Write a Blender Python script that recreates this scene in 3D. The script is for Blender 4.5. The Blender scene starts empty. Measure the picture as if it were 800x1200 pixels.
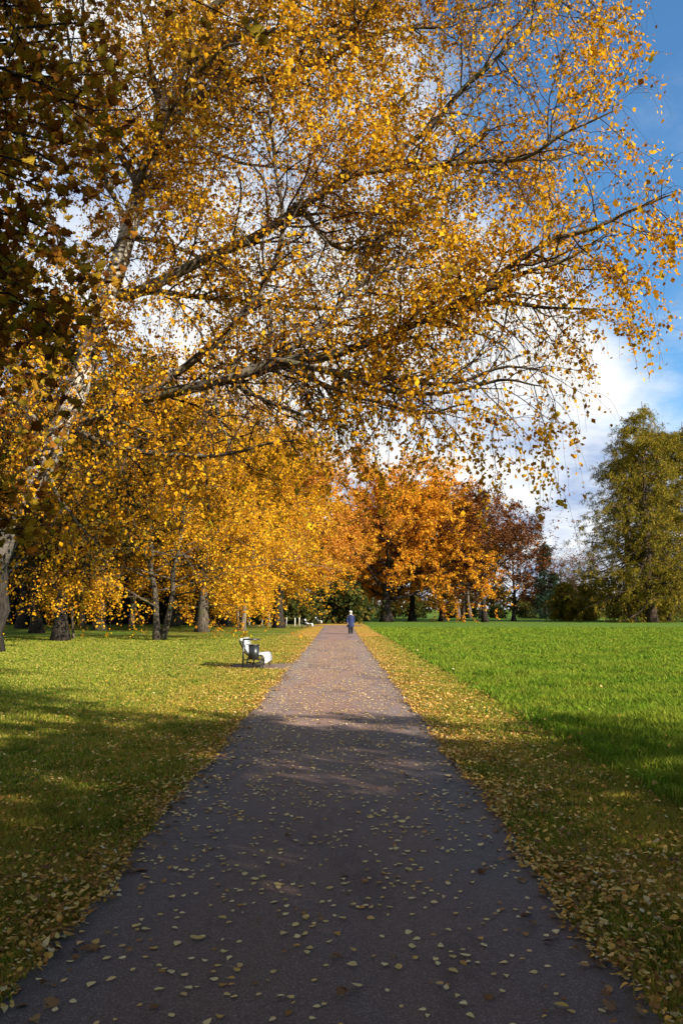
import bpy, math, random
import numpy as np

rng = np.random.default_rng(11)
random.seed(5)
SC = bpy.context.scene
COL = SC.collection
R = math.radians

# ------------------------------------------------------------------ camera
F, CX, CY, CAMH = 933.0, 400.0, 600.0, 1.75
PITCH, YAW = math.atan(114 / F), -R(0.18)
cam = bpy.data.cameras.new('camera')
cam.sensor_fit = 'VERTICAL'; cam.sensor_height = 36.0; cam.lens = 36.0 * F / 1200
cam.clip_start = 0.05; cam.clip_end = 6000
co = bpy.data.objects.new('camera', cam); COL.objects.link(co)
co.location = (0, 0, CAMH)
co.rotation_euler = (math.pi / 2 + PITCH, 0, YAW)
SC.camera = co

def at(px, py, Y):
    """the point in the park at depth Y that is seen at px, py"""
    a, b = (px - CX) / F, (CY - py) / F
    d = np.array([a, math.cos(PITCH) - b * math.sin(PITCH), math.sin(PITCH) + b * math.cos(PITCH)])
    c, s = math.cos(YAW), math.sin(YAW)
    d = np.array([d[0] * c - d[1] * s, d[0] * s + d[1] * c, d[2]])
    return np.array([0, 0, CAMH]) + d * (Y / d[1])

def gx(px, Y):
    return (px - 397) / F * Y

# ------------------------------------------------------------------ materials
def new_mat(name):
    m = bpy.data.materials.new(name); m.use_nodes = True
    nt = m.node_tree; nt.nodes.clear()
    out = nt.nodes.new('ShaderNodeOutputMaterial')
    return m, nt, out

def N(nt, typ, **kw):
    n = nt.nodes.new(typ)
    for k, v in kw.items():
        if k.startswith('i_'):
            n.inputs[k[2:].replace('_', ' ')].default_value = v
        else:
            setattr(n, k, v)
    return n

def ramp(nt, fac, stops):
    r = nt.nodes.new('ShaderNodeValToRGB')
    e = r.color_ramp.elements
    while len(e) < len(stops): e.new(0.5)
    for el, (p, c) in zip(e, stops):
        el.position = p; el.color = (*c, 1)
    nt.links.new(fac, r.inputs[0])
    return r.outputs[0]

def math_n(nt, op, a, b=None, c=None, clamp=False):
    n = nt.nodes.new('ShaderNodeMath'); n.operation = op; n.use_clamp = clamp
    for i, v in enumerate((a, b, c)):
        if v is None: continue
        if isinstance(v, (int, float)): n.inputs[i].default_value = v
        else: nt.links.new(v, n.inputs[i])
    return n.outputs[0]

def mixc(nt, fac, a, b):
    n = nt.nodes.new('ShaderNodeMix'); n.data_type = 'RGBA'
    for s, v in ((n.inputs[0], fac), (n.inputs[6], a), (n.inputs[7], b)):
        if isinstance(v, tuple): s.default_value = (*v, 1)
        elif isinstance(v, (int, float)): s.default_value = v
        else: nt.links.new(v, s)
    return n.outputs[2]

def noise(nt, vec, scale, detail=3, rough=0.55, dim='3D'):
    n = nt.nodes.new('ShaderNodeTexNoise'); n.inputs['Scale'].default_value = scale
    n.inputs['Detail'].default_value = detail; n.inputs['Roughness'].default_value = rough
    if vec is not None: nt.links.new(vec, n.inputs['Vector'])
    return n.outputs['Fac']

def smooth(nt, v, a, b):
    n = nt.nodes.new('ShaderNodeMapRange'); n.interpolation_type = 'SMOOTHSTEP'
    nt.links.new(v, n.inputs[0]); n.inputs[1].default_value = a; n.inputs[2].default_value = b
    return n.outputs[0]

def leaf_mat(name, stops, trans=0.45, gloss=0.0, tint=(1.0, 0.82, 0.35)):
    m, nt, out = new_mat(name)
    g = N(nt, 'ShaderNodeNewGeometry')
    c = ramp(nt, g.outputs['Random Per Island'], stops)
    d = N(nt, 'ShaderNodeBsdfDiffuse'); nt.links.new(c, d.inputs[0])
    t = N(nt, 'ShaderNodeBsdfTranslucent')
    mm = N(nt, 'ShaderNodeMix', data_type='RGBA', blend_type='MULTIPLY'); mm.inputs[0].default_value = 0.5
    nt.links.new(c, mm.inputs[6]); mm.inputs[7].default_value = (*tint, 1)
    nt.links.new(mm.outputs[2], t.inputs[0])
    mx = N(nt, 'ShaderNodeMixShader'); mx.inputs[0].default_value = trans
    nt.links.new(d.outputs[0], mx.inputs[1]); nt.links.new(t.outputs[0], mx.inputs[2])
    last = mx.outputs[0]
    if gloss:
        gl = N(nt, 'ShaderNodeBsdfGlossy'); gl.inputs['Roughness'].default_value = 0.45
        m2 = N(nt, 'ShaderNodeMixShader'); m2.inputs[0].default_value = gloss
        nt.links.new(last, m2.inputs[1]); nt.links.new(gl.outputs[0], m2.inputs[2]); last = m2.outputs[0]
    nt.links.new(last, out.inputs[0])
    return m

def princ(name, color, rough=0.6, metal=0.0, spec=0.5, nscale=None, namt=0.15, bump=0.0):
    m, nt, out = new_mat(name)
    p = N(nt, 'ShaderNodeBsdfPrincipled')
    p.inputs['Roughness'].default_value = rough; p.inputs['Metallic'].default_value = metal
    p.inputs['Specular IOR Level'].default_value = spec
    if nscale:
        tc = N(nt, 'ShaderNodeTexCoord')
        f = noise(nt, tc.outputs['Object'], nscale, 4)
        a = tuple(max(0, x * (1 - namt)) for x in color); b = tuple(min(1, x * (1 + namt)) for x in color)
        nt.links.new(ramp(nt, f, [(0.3, a), (0.7, b)]), p.inputs['Base Color'])
        if bump:
            bn = N(nt, 'ShaderNodeBump'); bn.inputs['Strength'].default_value = bump; bn.inputs['Distance'].default_value = 0.01
            nt.links.new(f, bn.inputs['Height']); nt.links.new(bn.outputs[0], p.inputs['Normal'])
    else:
        p.inputs['Base Color'].default_value = (*color, 1)
    nt.links.new(p.outputs[0], out.inputs[0])
    return m

def bark_mat(name, dark, light, zs=0.25, scale=14, bump=0.8, moss=None):
    m, nt, out = new_mat(name)
    tc = N(nt, 'ShaderNodeTexCoord')
    mp = N(nt, 'ShaderNodeMapping'); mp.inputs['Scale'].default_value = (1, 1, zs)
    nt.links.new(tc.outputs['Object'], mp.inputs[0])
    f = noise(nt, mp.outputs[0], scale, 6, 0.65)
    c = ramp(nt, f, [(0.36, dark), (0.62, light)])
    if moss:
        f2 = noise(nt, tc.outputs['Object'], 1.3, 4)
        c = mixc(nt, smooth(nt, f2, 0.5, 0.66), c, moss)
    p = N(nt, 'ShaderNodeBsdfPrincipled'); p.inputs['Roughness'].default_value = 0.95; p.inputs['Specular IOR Level'].default_value = 0.15
    nt.links.new(c, p.inputs['Base Color'])
    b = N(nt, 'ShaderNodeBump'); b.inputs['Strength'].default_value = bump; b.inputs['Distance'].default_value = 0.03
    nt.links.new(f, b.inputs['Height']); nt.links.new(b.outputs[0], p.inputs['Normal'])
    nt.links.new(p.outputs[0], out.inputs[0])
    return m

def birch_bark():
    m, nt, out = new_mat('birch_bark')
    tc = N(nt, 'ShaderNodeTexCoord')
    mp = N(nt, 'ShaderNodeMapping'); mp.inputs['Scale'].default_value = (1, 1, 5)
    nt.links.new(tc.outputs['Object'], mp.inputs[0])
    f = noise(nt, mp.outputs[0], 4.5, 5, 0.6)
    c = ramp(nt, f, [(0.34, (0.035, 0.03, 0.026)), (0.43, (0.30, 0.27, 0.23)), (0.55, (0.56, 0.52, 0.46)), (0.7, (0.66, 0.62, 0.56))])
    f2 = noise(nt, tc.outputs['Object'], 2.3, 6, 0.7)
    c = mixc(nt, smooth(nt, f2, 0.50, 0.60), c, (0.05, 0.045, 0.036))
    f3 = noise(nt, tc.outputs['Object'], 5.0, 5, 0.7)
    c = mixc(nt, math_n(nt, 'MULTIPLY', smooth(nt, f3, 0.55, 0.68), 0.6), c, (0.12, 0.12, 0.05))
    # the foot of an old birch is rough dark bark
    sz_ = N(nt, 'ShaderNodeSeparateXYZ'); nt.links.new(tc.outputs['Object'], sz_.inputs[0])
    foot = smooth(nt, math_n(nt, 'ADD', sz_.outputs[2], math_n(nt, 'MULTIPLY', f2, 5.0)), 8.2, 4.6)
    c = mixc(nt, math_n(nt, 'MULTIPLY', foot, 0.9), c, (0.05, 0.044, 0.035))
    p = N(nt, 'ShaderNodeBsdfPrincipled'); p.inputs['Roughness'].default_value = 0.85; p.inputs['Specular IOR Level'].default_value = 0.2
    nt.links.new(c, p.inputs['Base Color'])
    b = N(nt, 'ShaderNodeBump'); b.inputs['Strength'].default_value = 0.7; b.inputs['Distance'].default_value = 0.02
    nt.links.new(f2, b.inputs['Height']); nt.links.new(b.outputs[0], p.inputs['Normal'])
    nt.links.new(p.outputs[0], out.inputs[0])
    return m

def lawn_mat():
    m, nt, out = new_mat('lawn_ground')
    g = N(nt, 'ShaderNodeNewGeometry'); pos = g.outputs['Position']
    sx = N(nt, 'ShaderNodeSeparateXYZ'); nt.links.new(pos, sx.inputs[0]); X, Y = sx.outputs[0], sx.outputs[1]
    mp = N(nt, 'ShaderNodeMapping'); mp.inputs['Scale'].default_value = (1, 0.55, 1); nt.links.new(pos, mp.inputs[0])
    n1 = noise(nt, pos, 0.22, 5); n2 = noise(nt, mp.outputs[0], 2.6, 6, 0.7); n3 = noise(nt, pos, 30, 3, 0.7)
    fine = math_n(nt, 'ADD', math_n(nt, 'MULTIPLY', n2, 0.5), math_n(nt, 'MULTIPLY', n3, 0.5))
    green = ramp(nt, fine, [(0.36, (0.030, 0.060, 0.010)), (0.5, (0.085, 0.150, 0.020)), (0.64, (0.155, 0.215, 0.032))])
    olive = ramp(nt, fine, [(0.36, (0.055, 0.065, 0.012)), (0.5, (0.16, 0.165, 0.025)), (0.64, (0.29, 0.25, 0.045))])
    dx = math_n(nt, 'ABSOLUTE', math_n(nt, 'ADD', X, 0.14))          # distance from the path's middle
    dxn = math_n(nt, 'ADD', dx, math_n(nt, 'MULTIPLY', math_n(nt, 'SUBTRACT', noise(nt, pos, 0.7, 4), 0.5), 2.2))
    right = smooth(nt, math_n(nt, 'ADD', X, math_n(nt, 'MULTIPLY', math_n(nt, 'SUBTRACT', n2, 0.5), 0.9)), 2.9, 3.25)
    patch = smooth(nt, n1, 0.42, 0.62)
    leftcol = mixc(nt, patch, olive, green)
    far = smooth(nt, dx, 8, 22)
    leftcol = mixc(nt, math_n(nt, 'MULTIPLY', far, 0.5), leftcol, green)
    base = mixc(nt, right, leftcol, green)
    litter = ramp(nt, fine, [(0.34, (0.09, 0.055, 0.015)), (0.46, (0.32, 0.20, 0.035)), (0.6, (0.50, 0.31, 0.06)), (0.7, (0.58, 0.42, 0.16))])
    band = math_n(nt, 'SUBTRACT', 1.0, smooth(nt, dxn, 1.6, 4.2))
    spot = smooth(nt, math_n(nt, 'ADD', fine, math_n(nt, 'MULTIPLY', band, 0.32)), 0.56, 0.72)
    spot = math_n(nt, 'MULTIPLY', spot, math_n(nt, 'SUBTRACT', 1.0, right))
    c = mixc(nt, spot, base, litter)
    p = N(nt, 'ShaderNodeBsdfPrincipled'); p.inputs['Roughness'].default_value = 1; p.inputs['Specular IOR Level'].default_value = 0.05
    nt.links.new(c, p.inputs['Base Color'])
    b = N(nt, 'ShaderNodeBump'); b.inputs['Strength'].default_value = 0.9; b.inputs['Distance'].default_value = 0.12
    nt.links.new(fine, b.inputs['Height']); nt.links.new(b.outputs[0], p.inputs['Normal'])
    nt.links.new(p.outputs[0], out.inputs[0])
    return m

def path_mat():
    m, nt, out = new_mat('path_asphalt')
    g = N(nt, 'ShaderNodeNewGeometry'); pos = g.outputs['Position']
    sx = N(nt, 'ShaderNodeSeparateXYZ'); nt.links.new(pos, sx.inputs[0])
    mp = N(nt, 'ShaderNodeMapping'); mp.inputs['Scale'].default_value = (1, 0.3, 1); nt.links.new(pos, mp.inputs[0])
    worn = noise(nt, mp.outputs[0], 1.3, 4); grain = noise(nt, pos, 120, 2, 0.7); g2 = noise(nt, pos, 420, 1)
    v = N(nt, 'ShaderNodeTexVoronoi'); v.inputs['Scale'].default_value = 150; nt.links.new(pos, v.inputs['Vector'])
    red = ramp(nt, grain, [(0.3, (0.076, 0.042, 0.034)), (0.7, (0.188, 0.116, 0.096))])
    grey = ramp(nt, grain, [(0.3, (0.054, 0.043, 0.043)), (0.7, (0.145, 0.119, 0.117))])
    edge = smooth(nt, math_n(nt, 'ABSOLUTE', math_n(nt, 'ADD', sx.outputs[0], 0.14)), 0.5, 1.3)
    k = math_n(nt, 'ADD', math_n(nt, 'MULTIPLY', edge, 0.55), math_n(nt, 'MULTIPLY', smooth(nt, worn, 0.42, 0.62), 0.45))
    c = mixc(nt, k, red, grey)
    chip = math_n(nt, 'GREATER_THAN', v.outputs['Color'], 0.93)
    sp = N(nt, 'ShaderNodeSeparateColor'); nt.links.new(v.outputs['Color'], sp.inputs[0])
    chip = math_n(nt, 'MULTIPLY', math_n(nt, 'GREATER_THAN', sp.outputs[0], 0.9), 0.55)
    c = mixc(nt, chip, c, (0.27, 0.22, 0.20))
    # crumbling edges: earth and worn-in litter, darker patches of old repairs
    ed = smooth(nt, math_n(nt, 'ADD', math_n(nt, 'ABSOLUTE', math_n(nt, 'ADD', sx.outputs[0], 0.08)), math_n(nt, 'MULTIPLY', math_n(nt, 'SUBTRACT', noise(nt, pos, 5, 5, 0.7), 0.5), 0.7)), 1.22, 1.5)
    c = mixc(nt, math_n(nt, 'MULTIPLY', ed, 0.7), c, (0.085, 0.058, 0.034))
    pt_ = smooth(nt, noise(nt, mp.outputs[0], 0.9, 6, 0.65), 0.52, 0.6)
    mul = N(nt, 'ShaderNodeMix', data_type='RGBA', blend_type='MULTIPLY'); nt.links.new(math_n(nt, 'MULTIPLY', pt_, 0.55), mul.inputs[0]); nt.links.new(c, mul.inputs[6]); mul.inputs[7].default_value = (0.5, 0.5, 0.55, 1)
    c = mul.outputs[2]
    wv = N(nt, 'ShaderNodeTexVoronoi', feature='DISTANCE_TO_EDGE'); wv.inputs['Scale'].default_value = 0.55
    wpos = N(nt, 'ShaderNodeVectorMath', operation='ADD'); nn = nt.nodes.new('ShaderNodeTexNoise'); nn.inputs['Scale'].default_value = 3.0; nn.inputs['Detail'].default_value = 6; nt.links.new(pos, nn.inputs['Vector'])
    sc_ = N(nt, 'ShaderNodeVectorMath', operation='SCALE'); sc_.inputs['Scale'].default_value = 0.5; nt.links.new(nn.outputs['Color'], sc_.inputs[0])
    nt.links.new(pos, wpos.inputs[0]); nt.links.new(sc_.outputs[0], wpos.inputs[1]); nt.links.new(wpos.outputs[0], wv.inputs['Vector'])
    crack = math_n(nt, 'MULTIPLY', math_n(nt, 'SUBTRACT', 1.0, smooth(nt, wv.outputs['Distance'], 0.002, 0.007)), smooth(nt, noise(nt, pos, 0.6, 2), 0.5, 0.6))
    c = mixc(nt, math_n(nt, 'MULTIPLY', crack, 0.6), c, (0.03, 0.024, 0.022))
    p = N(nt, 'ShaderNodeBsdfPrincipled'); p.inputs['Roughness'].default_value = 0.78; p.inputs['Specular IOR Level'].default_value = 0.3; p.inputs['Diffuse Roughness'].default_value = 1.0
    nt.links.new(c, p.inputs['Base Color'])
    h = math_n(nt, 'ADD', v.outputs['Distance'], math_n(nt, 'MULTIPLY', worn, 1.5))
    b = N(nt, 'ShaderNodeBump'); b.inputs['Strength'].default_value = 0.55; b.inputs['Distance'].default_value = 0.006
    nt.links.new(h, b.inputs['Height']); nt.links.new(b.outputs[0], p.inputs['Normal'])
    nt.links.new(p.outputs[0], out.inputs[0])
    return m

M = {}
M['birch_leaf'] = leaf_mat('birch_leaf', [(0, (0.26, 0.11, 0.011)), (0.25, (0.52, 0.24, 0.013)), (0.6, (0.68, 0.36, 0.016)), (0.85, (0.76, 0.46, 0.026)), (1, (0.40, 0.32, 0.03))], 0.42)
M['gold_leaf'] = leaf_mat('gold_leaf', [(0, (0.24, 0.10, 0.012)), (0.2, (0.46, 0.20, 0.013)), (0.55, (0.70, 0.34, 0.017)), (0.85, (0.78, 0.47, 0.028)), (1, (0.40, 0.33, 0.03))], 0.4)
M['orange_leaf'] = leaf_mat('orange_leaf', [(0, (0.36, 0.13, 0.018)), (0.3, (0.64, 0.25, 0.022)), (0.7, (0.72, 0.34, 0.026)), (1, (0.74, 0.48, 0.045))], 0.42)
M['rust_leaf'] = leaf_mat('rust_leaf', [(0, (0.28, 0.10, 0.02)), (0.5, (0.52, 0.19, 0.025)), (1, (0.62, 0.33, 0.05))], 0.35)
M['brown_leaf'] = leaf_mat('brown_leaf', [(0, (0.06, 0.024, 0.014)), (0.5, (0.125, 0.048, 0.020)), (1, (0.24, 0.095, 0.03))], 0.3)
M['dark_leaf'] = leaf_mat('dark_leaf', [(0, (0.025, 0.020, 0.008)), (0.5, (0.055, 0.04, 0.010)), (0.85, (0.09, 0.06, 0.012)), (1, (0.2, 0.12, 0.016))], 0.25)  # dark tone stands in for deep shade in the left trees and wood
M['maple_leaf'] = leaf_mat('maple_leaf', [(0, (0.13, 0.05, 0.014)), (0.35, (0.30, 0.125, 0.018)), (0.6, (0.36, 0.20, 0.020)), (0.8, (0.28, 0.23, 0.026)), (1, (0.55, 0.33, 0.03))], 0.45)
M['larch_needle'] = leaf_mat('larch_needle', [(0, (0.050, 0.053, 0.010)), (0.4, (0.135, 0.122, 0.015)), (0.85, (0.27, 0.20, 0.022)), (1, (0.32, 0.16, 0.04))], 0.3)
M['spruce_needle'] = leaf_mat('spruce_needle', [(0, (0.014, 0.026, 0.016)), (1, (0.035, 0.06, 0.035))], 0.15)
M['shrub_leaf'] = leaf_mat('shrub_leaf', [(0, (0.020, 0.030, 0.010)), (0.7, (0.05, 0.06, 0.014)), (1, (0.14, 0.10, 0.02))], 0.25)
M['fallen_pale'] = leaf_mat('fallen_pale', [(0, (0.50, 0.30, 0.07)), (0.4, (0.64, 0.48, 0.20)), (0.7, (0.70, 0.56, 0.30)), (0.86, (0.46, 0.24, 0.06)), (1, (0.16, 0.075, 0.03))], 0.1, 0.02)
M['fallen_gold'] = leaf_mat('fallen_gold', [(0, (0.11, 0.05, 0.018)), (0.25, (0.34, 0.16, 0.035)), (0.6, (0.56, 0.32, 0.06)), (0.85, (0.64, 0.44, 0.13)), (1, (0.52, 0.42, 0.24))], 0.15, 0.02)
M['fallen_brown'] = leaf_mat('fallen_brown', [(0, (0.10, 0.045, 0.02)), (0.6, (0.22, 0.11, 0.045)), (1, (0.34, 0.20, 0.09))], 0.1, 0.02)
def grass_mat(name, stops, other, sc, amt, dry_path=False):
    m = leaf_mat(name, stops, 0.3, tint=(0.9, 1, 0.45)); nt = m.node_tree
    rp = [n for n in nt.nodes if n.bl_idname == 'ShaderNodeValToRGB'][0]
    outs = [l.to_socket for l in nt.links if l.from_node == rp]
    g = N(nt, 'ShaderNodeNewGeometry')
    f = smooth(nt, math_n(nt, 'ADD', math_n(nt, 'MULTIPLY', noise(nt, g.outputs['Position'], sc, 5, 0.6), 0.7), math_n(nt, 'MULTIPLY', noise(nt, g.outputs['Position'], sc * 5, 3), 0.3)), 0.40, 0.62)
    if dry_path:
        sx = N(nt, 'ShaderNodeSeparateXYZ'); nt.links.new(g.outputs['Position'], sx.inputs[0])
        f = math_n(nt, 'MULTIPLY', f, math_n(nt, 'SUBTRACT', 1.15, smooth(nt, math_n(nt, 'ABSOLUTE', math_n(nt, 'ADD', sx.outputs[0], 0.14)), 2.5, 7.0)))
    c = mixc(nt, math_n(nt, 'MULTIPLY', f, amt), rp.outputs[0], other)
    f3 = smooth(nt, noise(nt, g.outputs['Position'], sc * 3.1, 5, 0.65), 0.52, 0.64)
    c = mixc(nt, math_n(nt, 'MULTIPLY', f3, 0.55), c, (0.045, 0.090, 0.012))
    for o in outs: nt.links.new(c, o)
    return m
M['mown_grass'] = grass_mat('mown_grass', [(0, (0.055, 0.095, 0.012)), (0.35, (0.14, 0.195, 0.018)), (0.62, (0.23, 0.26, 0.028)), (0.86, (0.30, 0.245, 0.055)), (1, (0.42, 0.33, 0.11))], (0.30, 0.22, 0.04), 0.55, 0.6, True)
M['meadow_grass'] = grass_mat('meadow_grass', [(0, (0.035, 0.078, 0.008)), (0.5, (0.10, 0.190, 0.014)), (0.85, (0.17, 0.265, 0.022)), (1, (0.32, 0.32, 0.06))], (0.22, 0.245, 0.03), 0.6, 0.7)
M['birch_bark'] = birch_bark()
M['birch_limb'] = bark_mat('birch_limb_bark', (0.035, 0.030, 0.025), (0.22, 0.19, 0.15), 0.8, 9, 0.6, (0.10, 0.095, 0.05))
M['twig'] = princ('twig_bark', (0.055, 0.038, 0.028), 0.9, 0, 0.2)
M['bark'] = bark_mat('grey_bark', (0.022, 0.018, 0.014), (0.11, 0.088, 0.066), 0.2, 12, 0.8, (0.06, 0.06, 0.025))
M['bark_dark'] = bark_mat('dark_bark', (0.010, 0.008, 0.007), (0.038, 0.031, 0.024), 0.2, 12)
M['bark_pale'] = bark_mat('pale_bark', (0.045, 0.036, 0.028), (0.22, 0.18, 0.135), 0.25, 8, 0.6, (0.08, 0.075, 0.035))
M['bark_red'] = bark_mat('larch_bark', (0.02, 0.014, 0.010), (0.08, 0.055, 0.04), 0.2, 14)
M['bark_bare'] = bark_mat('bare_tree_bark', (0.05, 0.04, 0.035), (0.15, 0.115, 0.095), 0.2, 12)
M['lawn'] = lawn_mat(); M['path'] = path_mat()
M['black_metal'] = princ('black_painted_metal', (0.012, 0.013, 0.014), 0.35, 0.0, 0.5, 30, 0.2)
M['green_metal'] = princ('dark_green_metal', (0.010, 0.022, 0.016), 0.4)
M['white_wood'] = princ('white_painted_slats', (0.62, 0.61, 0.57), 0.5, 0, 0.4, 18, 0.06)
M['post_paint'] = princ('post_paint', (0.62, 0.58, 0.48), 0.7, 0, 0.3, 20, 0.15)
M['skin'] = princ('skin', (0.50, 0.30, 0.22), 0.55)
M['coat'] = princ('navy_cloth', (0.018, 0.026, 0.075), 0.85, 0, 0.2, 40, 0.25)
M['trousers'] = princ('dark_trousers', (0.012, 0.012, 0.014), 0.9, 0, 0.2)
M['shoe'] = princ('dark_shoe', (0.02, 0.018, 0.016), 0.5)
M['knit'] = princ('pale_knit', (0.62, 0.62, 0.55), 0.95, 0, 0.2, 60, 0.2)
M['hair'] = princ('grey_hair', (0.16, 0.14, 0.12), 0.7)

# ------------------------------------------------------------------ mesh helpers
class MB:
    def __init__(self): self.v = []; self.f = {}; self.n = 0
    def add(self, V, faces):
        """V (n,3); faces: list of (m,k) index arrays"""
        V = np.asarray(V, float).reshape(-1, 3)
        for fa in faces:
            fa = np.asarray(fa, np.int64)
            self.f.setdefault(fa.shape[1], []).append(fa + self.n)
        self.v.append(V); self.n += len(V)
    def mesh(self, name, mat, smooth=False):
        V = np.concatenate(self.v).astype(np.float32)
        loops, starts, tot = [], [], 0
        for k, L in self.f.items():
            A = np.concatenate(L); loops.append(A.ravel())
            starts.append(tot + np.arange(len(A)) * k); tot += A.size
        loops = np.concatenate(loops).astype(np.int32); starts = np.concatenate(starts).astype(np.int32)
        me = bpy.data.meshes.new(name)
        me.vertices.add(len(V)); me.vertices.foreach_set('co', V.ravel())
        me.loops.add(len(loops)); me.loops.foreach_set('vertex_index', loops)
        me.polygons.add(len(starts)); me.polygons.foreach_set('loop_start', starts)
        if smooth: me.polygons.foreach_set('use_smooth', np.ones(len(starts), bool))
        me.update(calc_edges=True)
        me.materials.append(M[mat] if isinstance(mat, str) else mat)
        return me
    def build(self, name, mat, parent=None, smooth=False):
        o = bpy.data.objects.new(name, self.mesh(name, mat, smooth)); COL.objects.link(o)
        if parent: o.parent = parent
        return o

def tag(o, label=None, cat=None, group=None, kind=None):
    if label: o['label'] = label
    if cat: o['category'] = cat
    if group: o['group'] = group
    if kind: o['kind'] = kind
    return o

def empty(name, loc=(0, 0, 0), rz=0.0):
    o = bpy.data.objects.new(name, None); COL.objects.link(o)
    o.location = loc; o.rotation_euler = (0, 0, rz); o.empty_display_size = 0.3
    return o

def link_mesh(name, me, parent):
    o = bpy.data.objects.new(name, me); COL.objects.link(o); o.parent = parent
    return o

def copy_tree(o, parent=None):
    c = o.copy(); COL.objects.link(c)
    if parent: c.parent = parent
    for ch in list(o.children): copy_tree(ch, c)
    return c

def nrm(a): return a / np.maximum(np.linalg.norm(a, axis=-1, keepdims=True), 1e-9)

def tubes(mb, P, Rad, k, cap=True):
    """P (N,n,3) centre lines, Rad (N,n)"""
    P = np.asarray(P, float); Rad = np.asarray(Rad, float)
    n0, n = P.shape[:2]
    T = np.gradient(P, axis=1); T = nrm(T)
    mt = nrm(P[:, -1] - P[:, 0])
    ref = np.where(np.abs(mt[:, 2:3]) > 0.8, np.array([[1.0, 0.15, 0]]), np.array([[0.1, 0.05, 1.0]]))
    U = nrm(np.cross(T, ref[:, None, :])); W = np.cross(T, U)
    ang = np.arange(k) * 2 * np.pi / k
    ring = P[:, :, None, :] + Rad[:, :, None, None] * (U[:, :, None, :] * np.cos(ang)[None, None, :, None] + W[:, :, None, :] * np.sin(ang)[None, None, :, None])
    V = ring.reshape(-1, 3)
    base = (np.arange(n0) * n * k)[:, None, None]
    i = np.arange(n - 1)[None, :, None] * k; j = np.arange(k)[None, None, :]; j2 = (j + 1) % k
    a = base + i + j; b = base + i + j2
    Q = np.stack([a, b, b + k, a + k], -1).reshape(-1, 4)
    faces = [Q]
    if cap and k >= 3:
        c = (base[:, 0] + (n - 1) * k + np.arange(k)[None, :])
        faces.append(c.reshape(-1, k))
        c0 = (base[:, 0] + np.arange(k)[::-1][None, :]); faces.append(c0.reshape(-1, k))
    mb.add(V, faces)

def spline(pts, n):
    """Catmull-Rom through pts (m,d) resampled to n points by length"""
    p = np.asarray(pts, float)
    q = np.vstack([2 * p[0] - p[1], p, 2 * p[-1] - p[-2]])
    out = []
    for i in range(1, len(q) - 2):
        t = np.linspace(0, 1, 12, endpoint=False)[:, None]
        a, b, c, d = q[i - 1], q[i], q[i + 1], q[i + 2]
        out.append(0.5 * ((2 * b) + (-a + c) * t + (2 * a - 5 * b + 4 * c - d) * t ** 2 + (-a + 3 * b - 3 * c + d) * t ** 3))
    out = np.vstack(out + [p[-1:]])
    s = np.concatenate([[0], np.cumsum(np.linalg.norm(np.diff(out[:, :3], axis=0), axis=1))])
    x = np.linspace(0, s[-1], n)
    return np.stack([np.interp(x, s, out[:, j]) for j in range(out.shape[1])], 1)

def spawn(g, P, Rd, n, t0, t1, length, ang, angv, rmul, bend, wob, npts, taper=0.25, prof=None, rel=False, rmin=0.0, flat=0.0):
    """n children on every parent line; returns P, R, t"""
    Mn, p = P.shape[:2]
    nn = np.full(Mn, n) if np.isscalar(n) else np.asarray(n)
    idx = np.repeat(np.arange(Mn), nn); K = len(idx)
    if K == 0: return np.zeros((0, npts, 3)), np.zeros((0, npts)), np.zeros(0)
    first = np.repeat(np.cumsum(nn) - nn, nn)
    k = np.arange(K) - first
    t = t0 + (t1 - t0) * np.clip((k + g.uniform(0, 1, K)) / np.repeat(nn, nn), 0, 0.999)
    fi = t * (p - 1); i = np.clip(fi.astype(int), 0, p - 2); w = (fi - i)[:, None]
    pos = P[idx, i] * (1 - w) + P[idx, i + 1] * w
    tan = nrm(P[idx, i + 1] - P[idx, i])
    r = Rd[idx, i] * (1 - w[:, 0]) + Rd[idx, i + 1] * w[:, 0]
    az = k * 2.4 + np.repeat(g.uniform(0, 6.28, Mn), nn) + g.normal(0, 0.5, K)
    ref = np.where(np.abs(tan[:, 2:3]) > 0.9, np.array([[1.0, 0, 0]]), np.array([[0, 0, 1.0]]))
    u = nrm(np.cross(tan, ref)); v = np.cross(u, tan)
    perp = u * np.cos(az)[:, None] + v * np.sin(az)[:, None]
    if flat: perp[:, 2] *= (1 - flat); perp = nrm(perp)
    an = np.radians(ang + g.normal(0, angv, K))
    d = nrm(tan * np.cos(an)[:, None] + perp * np.sin(an)[:, None])
    L = np.full(K, float(length))
    if rel: L = length * np.linalg.norm(np.diff(P, axis=1), axis=2).sum(1)[idx]
    L = L * g.uniform(0.7, 1.3, K)
    if prof is not None: L = L * prof(t)
    out = np.zeros((K, npts, 3)); out[:, 0] = pos
    st = L / (npts - 1)
    for s in range(1, npts):
        d = nrm(d + g.normal(0, wob, (K, 3)))
        out[:, s] = out[:, s - 1] + d * st[:, None]
        d = d.copy(); d[:, 2] += bend / (npts - 1); d = nrm(d)
    r0 = np.maximum(r * rmul, rmin)
    Rr = r0[:, None] * np.linspace(1, taper, npts)[None, :]
    return out, Rr, t

def along(g, P, per, t0=0.2, t1=1.0, jit=0.0):
    """random points on lines"""
    Mn, p = P.shape[:2]
    idx = np.repeat(np.arange(Mn), per)
    t = g.uniform(t0, t1, len(idx)); fi = t * (p - 1); i = np.clip(fi.astype(int), 0, p - 2); w = (fi - i)[:, None]
    pos = P[idx, i] * (1 - w) + P[idx, i + 1] * w
    if jit: pos = pos + g.normal(0, jit, pos.shape)
    return pos

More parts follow.
